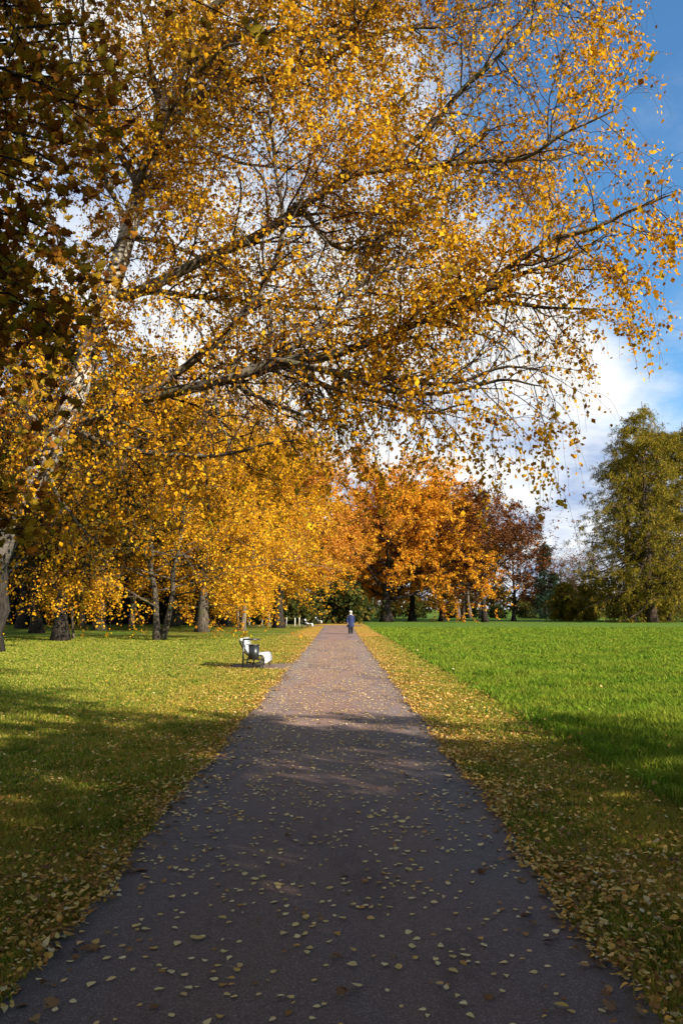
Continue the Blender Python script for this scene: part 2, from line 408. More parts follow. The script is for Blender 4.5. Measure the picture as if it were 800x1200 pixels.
def quad_leaves(mb, g, pos, size, sv=0.3, wide=0.75, hang=0.5, up=0.3, fold=0.12):
    """one bent diamond per leaf"""
    n = len(pos)
    a = g.normal(0, 1, (n, 3)); a[:, 2] -= hang * 1.6; a = nrm(a)
    m = g.normal(0, 1, (n, 3)); m[:, 2] += up * 2
    b = nrm(np.cross(a, m)); c = np.cross(b, a)
    L = size * np.exp(g.normal(0, sv, n))[:, None]; W = L * wide * g.uniform(0.75, 1.15, (n, 1))
    md = pos + a * L * 0.45
    V = np.stack([pos, md + b * W * 0.5 + c * L * fold, pos + a * L, md - b * W * 0.5 + c * L * fold], 1)
    mb.add(V, [np.arange(4 * n).reshape(n, 4)])

def leaf_template(half):
    """half outline [(w,y)...] from base to tip -> verts (w,y), side flag, faces"""
    m = len(half); ys = [h[1] for h in half]
    y0, y1 = ys[0], ys[-1]
    mid = [(0.0, y0 + (y1 - y0) * i / (m - 1)) for i in range(m)]
    V = mid + [(w, y) for w, y in half[1:-1]] + [(-w, y) for w, y in half[1:-1]]
    Rr = [0] + [m + i for i in range(m - 2)] + [m - 1]
    Ll = [0] + [m + m - 2 + i for i in range(m - 2)] + [m - 1]
    tri, quad = [], []
    for i in range(m - 1):
        for O, flip in ((Rr, False), (Ll, True)):
            f = [i, O[i], O[i + 1], i + 1]
            f = list(dict.fromkeys(f))
            if flip: f = f[::-1]
            (tri if len(f) == 3 else quad).append(f)
    return np.array(V), tri, quad

OVATE = leaf_template([(0, 0), (0.26, 0.12), (0.36, 0.32), (0.27, 0.6), (0.12, 0.82), (0, 1)])
OAK = leaf_template([(0, 0), (0.07, 0.12), (0.2, 0.2), (0.11, 0.3), (0.3, 0.42), (0.17, 0.52), (0.33, 0.66), (0.18, 0.76), (0.2, 0.9), (0, 1)])
MAPLE = leaf_template([(0, 0), (0.22, -0.08), (0.30, 0.05), (0.55, 0.12), (0.38, 0.24), (0.62, 0.46), (0.40, 0.44), (0.42, 0.62), (0.20, 0.52), (0.22, 0.75), (0.10, 0.78), (0, 1)])

def shaped_leaves(mb, tpl, g, pos, a, nml, size, curl=0.22, fold=0.14):
    V0, tri, quad = tpl; n = len(pos); m = len(V0)
    a = nrm(a); b = nrm(np.cross(nml, a)); c = np.cross(a, b)
    w = V0[:, 0][None, :]; y = V0[:, 1][None, :]
    cu = g.normal(0.0, curl, (n, 1)); fo = g.normal(fold, fold, (n, 1)); tw = g.normal(0, curl, (n, 1))
    z = cu * (y - 0.4) ** 2 + fo * np.abs(w) + tw * w * (y - 0.4)
    s = size[:, None, None]
    V = pos[:, None, :] + s * (b[:, None, :] * w[..., None] + a[:, None, :] * y[..., None] + c[:, None, :] * z[..., None])
    off = (np.arange(n) * m)[:, None, None]
    faces = []
    if tri: faces.append((np.array(tri)[None] + off).reshape(-1, 3))
    if quad: faces.append((np.array(quad)[None] + off).reshape(-1, 4))
    mb.add(V.reshape(-1, 3), faces)

def box(mb, c, s, rot=None):
    V = np.array([(x, y, z) for x in (-.5, .5) for y in (-.5, .5) for z in (-.5, .5)]) * np.array(s)
    if rot is not None: V = V @ np.array(rot).T
    mb.add(V + np.array(c), [np.array([[0, 1, 3, 2], [4, 6, 7, 5], [0, 4, 5, 1], [2, 3, 7, 6], [0, 2, 6, 4], [1, 5, 7, 3]])])

def loft(mb, rings, cap=True):
    Rg = np.asarray(rings, float); n, k = Rg.shape[:2]
    Q = []
    for i in range(n - 1):
        for j in range(k):
            a, b = i * k + j, i * k + (j + 1) % k
            Q.append([a, b, b + k, a + k])
    fs = [np.array(Q)]
    if cap: fs += [np.array([list(range(k))[::-1]]), np.array([list(range((n - 1) * k, n * k))])]
    mb.add(Rg.reshape(-1, 3), fs)

# ------------------------------------------------------------------ sky and sun
SUN_EL = R(24); SAZ = np.array([0.755, -0.655]); SAZ /= np.linalg.norm(SAZ)
w = bpy.data.worlds.new('World'); SC.world = w; w.use_nodes = True
nt = w.node_tree; nt.nodes.clear()
wo = N(nt, 'ShaderNodeOutputWorld'); bg = N(nt, 'ShaderNodeBackground')
sky = N(nt, 'ShaderNodeTexSky', sky_type='NISHITA', sun_disc=False)
sky.sun_elevation = SUN_EL; sky.sun_rotation = math.atan2(SAZ[0], SAZ[1]); sky.air_density = 1.0; sky.dust_density = 0.4; sky.ozone_density = 2.5
tc = N(nt, 'ShaderNodeTexCoord'); sep = N(nt, 'ShaderNodeSeparateXYZ'); nt.links.new(tc.outputs['Generated'], sep.inputs[0])
# clouds: layer projected on a plane high above
zz = math_n(nt, 'ADD', math_n(nt, 'MAXIMUM', sep.outputs[2], 0.0), 0.22)
cv = N(nt, 'ShaderNodeCombineXYZ')
nt.links.new(math_n(nt, 'DIVIDE', sep.outputs[0], zz), cv.inputs[0]); nt.links.new(math_n(nt, 'DIVIDE', sep.outputs[1], zz), cv.inputs[1])
mp = N(nt, 'ShaderNodeMapping'); mp.inputs['Location'].default_value = (3.1, 1.7, 0.4); nt.links.new(cv.outputs[0], mp.inputs[0])
c1 = noise(nt, mp.outputs[0], 1.15, 9, 0.58)
c2 = noise(nt, mp.outputs[0], 0.5, 3, 0.5)
# more cloud to the left and low down, clear high on the right
bias = math_n(nt, 'ADD', math_n(nt, 'MULTIPLY_ADD', sep.outputs[0], -1.6, 0.72), math_n(nt, 'MULTIPLY', sep.outputs[2], -1.28))
bias = math_n(nt, 'ADD', bias, math_n(nt, 'MULTIPLY', math_n(nt, 'MINIMUM', sep.outputs[1], 0.0), 0.8))
dens = math_n(nt, 'ADD', math_n(nt, 'ADD', math_n(nt, 'MULTIPLY', c1, 0.8), math_n(nt, 'MULTIPLY', c2, 0.35)), bias)
cl = smooth(nt, dens, 0.26, 0.46)
wisp = math_n(nt, 'MULTIPLY', smooth(nt, noise(nt, mp.outputs[0], 2.2, 8, 0.6), 0.46, 0.7), 0.5)
cl = math_n(nt, 'MAXIMUM', cl, wisp)
shade = noise(nt, mp.outputs[0], 1.9, 6, 0.55)
ccol = ramp(nt, shade, [(0.34, (2.9, 3.8, 5.6)), (0.47, (6.2, 6.6, 7.2)), (0.58, (8.0, 7.9, 7.7))])
mixn = N(nt, 'ShaderNodeMix', data_type='RGBA'); nt.links.new(cl, mixn.inputs[0])
gain = N(nt, 'ShaderNodeMix', data_type='RGBA', blend_type='MULTIPLY'); gain.inputs[0].default_value = 1.0
nt.links.new(sky.outputs[0], gain.inputs[6]); gain.inputs[7].default_value = (0.85, 1.35, 1.58, 1)
nt.links.new(gain.outputs[2], mixn.inputs[6]); nt.links.new(ccol, mixn.inputs[7])
nt.links.new(mixn.outputs[2], bg.inputs[0]); bg.inputs[1].default_value = 0.06
nt.links.new(bg.outputs[0], wo.inputs[0])

sl = bpy.data.lights.new('sun', 'SUN'); sl.energy = 5.0; sl.angle = R(0.53); sl.color = (1.0, 0.89, 0.73)
so = bpy.data.objects.new('sun', sl); COL.objects.link(so)
sdir = np.array([SAZ[0] * math.cos(SUN_EL), SAZ[1] * math.cos(SUN_EL), math.sin(SUN_EL)])
from mathutils import Vector
so.rotation_euler = Vector(sdir).to_track_quat('Z', 'Y').to_euler(); so.location = tuple(sdir * 60)

# ------------------------------------------------------------------ ground and path
mb = MB(); mb.add([(-2500, -300, 0), (2500, -300, 0), (2500, 4000, 0), (-2500, 4000, 0)], [np.array([[0, 1, 2, 3]])])
tag(mb.build('ground', 'lawn'), kind='structure')

PL, PR = -1.52, 1.36
def edge_wob(Y, seed):
    return 0.04 * np.sin(Y * 1.3 + seed) + 0.022 * np.sin(Y * 4.7 + seed * 2) + 0.018 * np.sin(Y * 13.1 + seed * 3)
Ys = np.concatenate([np.arange(-14, 30, 0.12), np.arange(30, 84.5, 0.6)])
Lx = PL + edge_wob(Ys, 1.0); Rx = PR + edge_wob(Ys, 4.0)
pad = np.clip(np.minimum((Ys - 23.6) / 0.5, (26.3 - Ys) / 0.5), 0, 1)
Lx = Lx - 1.9 * pad
mb = MB(); n = len(Ys)
V = np.stack([np.stack([Lx, Ys, np.full(n, 0.006)], 1), np.stack([Rx, Ys, np.full(n, 0.006)], 1)], 1).reshape(-1, 3)
i = np.arange(n - 1) * 2
mb.add(V, [np.stack([i, i + 1, i + 3, i + 2], 1)])
tag(mb.build('path', 'path'), kind='structure')
xs = np.arange(-15, 3.0, 0.5); n = len(xs)
mb = MB(); y0 = 83.8 + edge_wob(xs, 2) * 2; y1 = 88.2 + edge_wob(xs, 5) * 2
V = np.stack([np.stack([xs, y0, np.full(n, 0.012)], 1), np.stack([xs, y1, np.full(n, 0.012)], 1)], 1).reshape(-1, 3)
i = np.arange(n - 1) * 2; mb.add(V, [np.stack([i, i + 2, i + 3, i + 1], 1)])
tag(mb.build('crossing_path', 'path'), kind='structure')

# ------------------------------------------------------------------ grass
def blades(name, mat, cnt, xr, yr, hfun, seed, wmul=1.0, p=1.5):
    g = np.random.default_rng(seed)
    # density falls with distance from the camera
    a, b = yr
    q = 2 - p
    Y = (g.uniform(0, 1, cnt * 2) * (b ** q - a ** q) + a ** q) ** (1 / q)
    X = g.uniform(-1, 1, len(Y)) * (0.46 * Y + 0.9)
    ok = xr(X, Y, g); X, Y = X[ok], Y[ok]
    h = hfun(X, Y, g); n = len(X)
    wd = (0.0022 + 0.00055 * Y) * wmul * g.uniform(0.7, 1.4, n)
    th = g.uniform(0, 6.28, n); dx, dy = np.cos(th), np.sin(th)
    ln = g.uniform(0.1, 0.9, n) * h; ph = g.uniform(0, 6.28, n); lx, ly = np.cos(ph) * ln, np.sin(ph) * ln
    B = np.stack([X, Y, np.zeros(n)], 1); D = np.stack([dx, dy, np.zeros(n)], 1)
    mid = B + np.stack([lx * 0.3, ly * 0.3, h * 0.6], 1); tip = B + np.stack([lx, ly, h], 1)
    W = wd[:, None]
    V = np.stack([B - D * W, B + D * W, mid + D * W * 0.7, mid - D * W * 0.7, tip], 1).reshape(-1, 3)
    o = np.arange(n)[:, None] * 5
    mbg = MB(); mbg.add(V, [o + np.array([[0, 1, 2, 3]]), o + np.array([[3, 2, 4]])])
    return mbg.build(name, mat)

def edge_l(Y): return PL + edge_wob(Y, 1.0) - 1.9 * np.clip(np.minimum((Y - 23.6) / 0.5, (26.3 - Y) / 0.5), 0, 1)
def edge_r(Y): return PR + edge_wob(Y, 4.0)
def clump(X, Y, s):
    return 0.5 + 0.25 * (np.sin(X * 2.3 * s + 1.3 * np.sin(Y * 1.7 * s)) + np.sin(Y * 2.9 * s + 1.7 * np.sin(X * 1.9 * s + 2)))
def mown(X, Y, g):
    e = g.exponential(0.10, len(X)) - 0.05
    m = (X < edge_l(Y) - e) | (X > edge_r(Y) + e)
    return m & (X < 3.05 + 0.25 * (clump(X, Y, 1.3) - 0.5) + g.normal(0, 0.08, len(X))) & (g.uniform(0, 1, len(X)) < 0.35 + 0.75 * clump(X, Y, 1.1))
def meadow(X, Y, g):
    return X > 3.05 + 0.25 * (clump(X, Y, 1.3) - 0.5) + g.normal(0, 0.08, len(X))
tag(blades('mown_grass', 'mown_grass', 340000, mown, (2.6, 52), lambda X, Y, g: g.uniform(0.02, 0.058, len(X)) * (0.6 + 0.8 * clump(X, Y, 0.8)), 3), kind='stuff')
tag(blades('meadow_grass', 'meadow_grass', 480000, meadow, (4.5, 75), lambda X, Y, g: g.uniform(0.05, 0.15, len(X)) * (0.35 + 0.75 * clump(X, Y, 0.7) + 0.6 * clump(X + 3.3, Y * 1.1, 2.7)), 4), kind='stuff')

# ------------------------------------------------------------------ fallen leaves
def fallen(name, mat, X, Y, tpl, size, seed, lift=0.0, tilt=0.25, sv=0.2):
    g = np.random.default_rng(seed); n = len(X)
    th = g.uniform(0, 6.28, n)
    a = np.stack([np.cos(th), np.sin(th), g.normal(0, tilt, n)], 1)
    nm = np.stack([g.normal(0, tilt, n), g.normal(0, tilt, n), np.ones(n)], 1)
    s = size * np.exp(g.normal(0, sv, n))
    z = 0.014 + lift * g.uniform(0, 1, n) + s * tilt * 0.25
    m_ = MB(); shaped_leaves(m_, tpl, g, np.stack([X, Y, z], 1), a, nm, s)
    return m_
def ysample(g, n, a, b, p):
    q = 2 - p
    return (g.uniform(0, 1, n) * (b ** q - a ** q) + a ** q) ** (1 / q)
g = np.random.default_rng(21)
# on the path: sparse near, denser where the birch reaches over it
Y = ysample(g, 19000, 2.8, 46, 1.4); X = g.uniform(PL - .1, PR + .1, len(Y))
keep = g.uniform(0, 1, len(Y)) < np.clip(0.16 + 0.055 * (Y - 3), 0, 0.9) * (0.55 + 0.9 * clump(X, Y, 1.7))
X, Y = X[keep], Y[keep]
tag(fallen('fallen_leaves', 'fallen_pale', X, Y, OVATE, 0.038, 1, 0, 0.10, 0.24).build('fallen_leaves', 'fallen_pale'), kind='stuff')
# litter along both edges and over the short grass
n = 100000
Y = ysample(g, n, 2.6, 60, 1.35); side = g.uniform(0, 1, n) < 0.5
d = np.where(side, np.where(g.uniform(0, 1, n) < 0.48, g.exponential(0.5, n), g.exponential(2.4, n)), np.where(g.uniform(0, 1, n) < 0.66, g.exponential(0.4, n), g.uniform(0, 2.3, n)))
d = d - 0.07
X = np.where(side, edge_l(Y) - d, edge_r(Y) + d)
ok = (np.abs(X) < 0.47 * Y + 1.0) & (g.uniform(0, 1, n) < np.clip(0.25 + 0.9 * clump(X, Y, 1.6) * (0.4 + clump(X + 5, Y, 0.6)), 0.08, 1)); X, Y, d = X[ok], Y[ok], d[ok]
lift = np.clip(d * 0.15, 0, 0.05)
m_ = fallen('l', 'fallen_gold', X, Y, OVATE, 0.034, 2, 0.03, 0.35, 0.24)
tag(m_.build('leaf_litter', 'fallen_gold'), kind='stuff')
n = 700
Y = ysample(g, n, 2.7, 30, 1.5); side = g.uniform(0, 1, n) < 0.5
d = g.exponential(0.5, n) - 0.25
X = np.where(side, edge_l(Y) - d, edge_r(Y) + d)
k = 30
Y = np.concatenate([Y, ysample(g, k, 2.8, 14, 1.5)]); X = np.concatenate([X, g.uniform(PL, PR, k)])
tag(fallen('b', 'fallen_brown', X, Y, MAPLE, 0.05, 3, 0.015, 0.25, 0.22).build('brown_leaf_litter', 'fallen_brown'), kind='stuff')
# a few leaves scattered over the meadow
n = 2400
Y = ysample(g, n, 5, 55, 1.3); X = 3.1 + g.exponential(3.0, n); ok = X < 0.47 * Y + 1
tag(fallen('m', 'fallen_gold', X[ok], Y[ok], OVATE, 0.055, 4, 0.06, 0.4, 0.3).build('scattered_meadow_leaves', 'fallen_gold'), kind='stuff')

# ------------------------------------------------------------------ the birch over the path
g = np.random.default_rng(77)
birch = empty('birch_tree', (-5.6, 11.2, 0))
tag(birch, 'leaning white-barked birch in yellow leaf with long branches arching over the path', 'tree')
B0 = np.array([-5.6, 11.2, 0])
tr = [(-5.6, 11.2, -0.1), (-5.45, 11.18, 0.7)] + [tuple(at(*p)) for p in ((2, 640, 11.1), (35, 570, 11.0), (75, 500, 11.0), (112, 395, 11.0), (148, 285, 11.1), (183, 160, 11.2), (212, 80, 11.3), (240, 15, 11.5), (262, -60, 11.7), (290, -170, 12), (305, -320, 12.2), (318, -480, 12.3))]
rr = [0.31, 0.22, 0.185, 0.17, 0.16, 0.145, 0.125, 0.105, 0.095, 0.08, 0.07, 0.05, 0.035, 0.015]
T = spline(np.hstack([np.array(tr), np.array(rr)[:, None]]), 44)
TP, TR = T[:, :3], T[:, 3]
TP = TP + np.cumsum(g.normal(0, 0.006, TP.shape), 0) * 0.5
mb = MB(); tubes(mb, TP[None] - B0, TR[None], 16)
mb.build('trunk', 'birch_bark', birch, True)
limbs = [  # (pixel course, depth start, depth end, radius)
 ([(92, 498), (150, 471), (215, 457), (262, 446), (325, 424), (400, 413), (468, 388), (540, 361), (588, 355), (640, 362), (700, 364)], 11.0, 8.7, .088),
 ([(215, 457), (280, 440), (350, 426), (400, 417), (450, 395)], 10.6, 10.8, .05),
 ([(505, 375), (550, 346), (610, 320), (668, 302), (720, 270)], 9.2, 8.3, .036),
 ([(150, 471), (185, 452), (235, 417), (270, 387), (300, 350), (325, 303), (335, 255), (325, 195), (317, 110), (308, 70)], 10.8, 9.6, .06),
 ([(152, 345), (200, 322), (240, 300), (300, 273), (350, 240), (400, 207), (445, 185), (500, 150), (535, 107), (570, 73), (630, 25), (680, -20)], 11.1, 10.0, .082),
 ([(158, 345), (185, 341), (240, 347), (280, 350), (380, 360), (440, 352)], 11.0, 13.2, .05),
 ([(92, 505), (120, 521), (165, 532), (225, 537), (270, 535), (315, 523), (345, 520)], 10.9, 9.4, .042),
 ([(100, 485), (130, 492), (160, 505), (186, 510)], 11.0, 10.2, .03),
 ([(330, 424), (400, 438), (432, 441), (475, 445), (530, 450), (590, 432), (640, 436)], 10.0, 8.2, .040),
 ([(280, 440), (330, 412), (383, 372), (400, 345), (440, 320), (500, 290), (560, 268)], 10.4, 9.8, .042),
 ([(183, 160), (230, 118), (280, 100), (330, 88), (400, 62), (430, 45), (490, 36), (525, 34), (565, 0), (600, -40)], 11.2, 12.6, .06),
 ([(212, 80), (260, 52), (330, 40), (400, 48), (422, 28), (445, 3), (480, -60)], 11.3, 10.2, .05),
 ([(400, 207), (480, 196), (575, 190), (615, 187), (660, 160), (725, 130)], 10.6, 9.2, .040),
 ([(540, 361), (580, 325), (615, 300), (650, 280), (700, 265), (755, 240), (790, 225)], 9.0, 7.9, .036),
 ([(350, 240), (385, 285), (430, 290), (500, 240), (560, 215), (620, 220)], 10.7, 11.3, .034),
 ([(240, 15), (330, -40), (430, -70), (520, -75), (590, -60), (650, -30), (680, -5)], 11.5, 9.0, .07),
 ([(262, -60), (370, -140), (450, -190), (540, -200), (600, -150)], 11.7, 10.5, .06),
 ([(165, 225), (120, 150), (70, 110), (10, 95), (-60, 80)], 11.1, 12.0, .055),
 ([(125, 350), (80, 300), (30, 275), (-50, 280)], 11.0, 11.5, .05),
 ([(60, 525), (30, 480), (-30, 440), (-110, 420)], 11.0, 10.5, .05),
 ([(75, 500), (60, 560), (90, 610), (120, 640)], 11.0, 9.6, .030),
 ([(330, 424), (380, 452), (440, 474), (500, 484), (555, 470)], 10.2, 8.8, .032),
 ([(400, 438), (450, 458), (520, 462), (590, 448), (635, 455)], 9.6, 7.9, .028),
 ([(270, 446), (310, 470), (360, 490), (410, 498)], 10.4, 9.2, .026),
]
LP, LR = [], []
for pts, ya, yb, r0 in limbs:
    m = len(pts); f = np.linspace(0, 1, m)
    # a limb's depth changes smoothly from the trunk to its tip
    P3 = np.array([at(px, py, ya + (yb - ya) * t) for (px, py), t in zip(pts, f)])
    # every limb grows out of the nearest wood already there
    allp = np.concatenate([TP] + LP); dd = np.linalg.norm(allp - P3[0], axis=1); q = allp[int(np.argmin(dd + 0.6 * np.maximum(0, allp[:, 2] - P3[0][2] + 0.1)))]
    rad = 0.95 * r0 * (1 - f) ** 0.8 + 0.007
    if np.linalg.norm(q - P3[0]) > 0.03: P3 = np.vstack([q, P3]); rad = np.concatenate([[rad[0] * 1.1], rad])
    S = spline(np.hstack([P3, rad[:, None]]), 26)
    S[1:, :3] += np.cumsum(g.normal(0, 0.010, (25, 3)), 0) * 0.5
    LP.append(S[:, :3]); LR.append(S[:, 3])
LP, LR = np.array(LP), np.array(LR)
# limbs that leave the trunk to the back, to the side away from the path and towards the near side
XP, XR, _ = spawn(g, TP[None], TR[None], 40, 0.36, 0.97, 4.0, 62, 14, 0.34, 0.2, 0.10, 26, 0.12, prof=lambda t: 1.25 - 0.75 * t)
XR = np.minimum(XR, 0.045)
# forks that fill the fan between the main limbs
IP, IR, _ = spawn(g, LP[[0, 3, 4, 5, 9, 10, 11, 12, 14, 15, 16]], LR[[0, 3, 4, 5, 9, 10, 11, 12, 14, 15, 16]], 5, 0.25, 0.9, 1.35, 44, 12, 0.5, 0.25, 0.10, 26, 0.2, rmin=0.007)
XP, XR = np.concatenate([XP, IP]), np.concatenate([XR, np.minimum(IR, 0.024)])
for q in range(len(LP)):
    mb = MB(); tubes(mb, LP[q][None] - B0, LR[q][None], 9); mb.build('limb', 'birch_limb', birch, True)
for q in range(len(XP)):
    mb = MB(); tubes(mb, XP[q][None] - B0, XR[q][None], 8); mb.build('limb', 'birch_limb', birch, True)
AP, AR = np.concatenate([LP, XP]), np.concatenate([LR, XR])
lens = np.linalg.norm(np.diff(AP, axis=1), axis=2).sum(1)
S1, S1R, t1 = spawn(g, AP, AR, np.maximum(3, (lens * 5.6).astype(int)), 0.10, 1.0, 0.92, 52, 16, 0.5, -0.2, 0.16, 8, 0.3, rmin=0.006)
E1, E1R, _ = spawn(g, TP[None], TR[None], 220, 0.14, 0.97, 0.9, 60, 18, 0.08, -0.6, 0.16, 8, 0.3, rmin=0.006)
S1, S1R = np.concatenate([S1, E1]), np.concatenate([S1R, E1R])
S1R = np.minimum(S1R, 0.016)
S2, S2R, t2 = spawn(g, S1, S1R, 6, 0.2, 1.0, 0.5, 48, 20, 0.6, -1.5, 0.10, 7, 0.4, rmin=0.0028)
# tips that hang free
S3, S3R, t3 = spawn(g, S1, S1R, 3, 0.4, 1.0, 0.85, 55, 15, 0.5, -3.4, 0.07, 8, 0.5, rmin=0.0022)
mb = MB(); tubes(mb, S1 - B0, S1R, 5, False); tubes(mb, S2 - B0, np.minimum(S2R, 0.0045), 3, False); tubes(mb, S3 - B0, np.minimum(S3R, 0.0032), 3, False)
mb.build('twigs', 'twig', birch)
lp = [along(g, S2, 20, 0.12, 1, 0.04), along(g, S3, 17, 0.08, 1.0, 0.028), along(g, S1, 10, 0.25, 1, 0.045)]
pos = np.concatenate(lp)
# thin bare patches and denser tufts
cl_ = np.sin(pos[:, 0] * 2.1 + 1.1 * np.sin(pos[:, 2] * 1.7)) + np.sin(pos[:, 1] * 2.3 + 1.0) + np.sin(pos[:, 2] * 2.6 + 0.7 * np.sin(pos[:, 0] * 2.2))
pos = pos[g.uniform(0, 1, len(pos)) < np.clip(0.66 + 0.36 * cl_ - 0.08 * (pos[:, 0] - 0.5), 0.10, 1.0)]
mb = MB(); quad_leaves(mb, g, pos - B0, 0.047, 0.28, 0.82, 0.75, 0.2)
mb.build('leaves', 'birch_leaf', birch)
print('birch leaves', len(pos), 'twigs', len(S1), len(S2), len(S3))

# ------------------------------------------------------------------ maple bough close by on the left
g = np.random.default_rng(9)
NB = np.array([-5.4, 3.4, 0])
near = empty('maple_tree', tuple(NB))
tag(near, 'near maple whose dark shaded boughs of large lobed leaves hang into the top left', 'tree')
NT = spline(np.array([(0, 0, -.1, .36), (.05, .05, .8, .28), (.1, .1, 2.5, .25), (.2, 0, 5, .21), (.3, .2, 8, .15), (.3, .1, 11, .05)]), 16)
mb = MB(); tubes(mb, NT[None, :, :3], NT[None, :, 3], 14); mb.build('trunk', 'bark_dark', near, True)
bo = [
 [(-5.3, 3.5, 3.2), at(-60, 60, 6.9), at(20, 55, 7.1), at(60, 110, 7.2), at(100, 125, 7.3), at(150, 132, 7.3), at(230, 66, 7.0)],
 [(-5.3, 3.5, 2.9), at(-60, -20, 6.5), at(10, 20, 6.7), at(45, 90, 6.7), at(85, 130, 6.7), at(130, 160, 6.7)],
 [(-5.3, 3.5, 2.7), at(-90, 240, 6.7), at(0, 250, 6.9), at(60, 270, 7.0), at(110, 330, 6.9)],
 [(-5.3, 3.5, 2.4), at(-90, 370, 6.7), at(-10, 340, 6.8), at(50, 370, 6.8), at(100, 450, 6.7)],
 [(-5.3, 3.5, 3.6), at(-60, -120, 6.5), at(60, -60, 6.5), at(160, -30, 6.5), at(290, 30, 6.3)],
 [(-5.2, 3.6, 3.0), at(-60, 150, 7.9), at(30, 170, 8.1), at(90, 210, 8.1), at(165, 250, 7.9)],
]
for q in range(36):
    px, py, Yq = g.uniform(-30, 170), 430 * g.uniform(0, 1) ** 1.25 - 20, g.uniform(6.2, 9.5)
    if px > 95 and py > 240: px -= 85
    e = at(px, py, Yq); m_ = np.array([-5.3, 3.5, min(e[2] - 0.5, 5.0)]) * 0.45 + e * 0.55 + g.normal(0, .15, 3)
    bo.append([(-5.3, 3.5, max(1.9, e[2] - 1.2)), m_, e])
for q in range(20):
    e = at(g.uniform(-25, 70), g.uniform(370, 640), g.uniform(7.5, 10.0))
    bo.append([(-5.3, 3.5, 2.0), np.array([-5.3, 3.5, max(1.9, e[2] - 0.7)]) * 0.45 + e * 0.55 + g.normal(0, .12, 3), e])
BP = np.array([spline(np.array([tuple(q) for q in b]), 22) for b in bo]) - NB
BR = np.linspace(0.075, 0.006, 22)[None, :] * np.ones((len(bo), 1))
BR[:, 6:] *= 0.6
# boughs of the rest of the crown, above and behind
CP, CR, _ = spawn(g, NT[None, :, :3], NT[None, :, 3], 16, 0.42, 0.95, 3.4, 60, 12, 0.4, 0.3, 0.1, 22, 0.15)
keep = np.array([not (c[:, 0].max() > 3.4 or (c[-1, 1] > 1.6 and c[-1, 0] > 0)) for c in CP])
CP, CR = CP[keep], CR[keep]
mb = MB(); tubes(mb, np.concatenate([BP, CP]), np.concatenate([BR, CR]), 7); mb.build('boughs', 'bark_dark', near, True)
m1, m1r, _ = spawn(g, BP, BR, 18, 0.42, 1, 0.5, 55, 15, 0.5, -0.4, 0.15, 6, 0.4, rmin=0.004)
c1_, c1r, _ = spawn(g, CP, CR, 12, 0.3, 1, 0.9, 55, 15, 0.4, -0.2, 0.15, 6, 0.4, rmin=0.004)
mb = MB(); tubes(mb, np.concatenate([m1, c1_]), np.minimum(np.concatenate([m1r, c1r]), 0.008), 4, False); mb.build('twigs', 'bark_dark', near)
pos = np.concatenate([along(g, m1, 12, 0.1, 1, 0.06), along(g, c1_, 26, 0.2, 1, 0.14)])
n = len(pos)
a = np.stack([g.normal(0, .7, n), g.normal(0, .7, n), -0.8 + g.normal(0, .4, n)], 1)
nm = np.stack([g.normal(0.1, .6, n), g.normal(-0.5, .6, n), g.normal(0.7, .4, n)], 1)
mb = MB(); shaped_leaves(mb, MAPLE, g, pos, a, nm, 0.075 * np.exp(g.normal(0, .28, n)), 0.3, 0.2)
mb.build('leaves', 'maple_leaf', near)

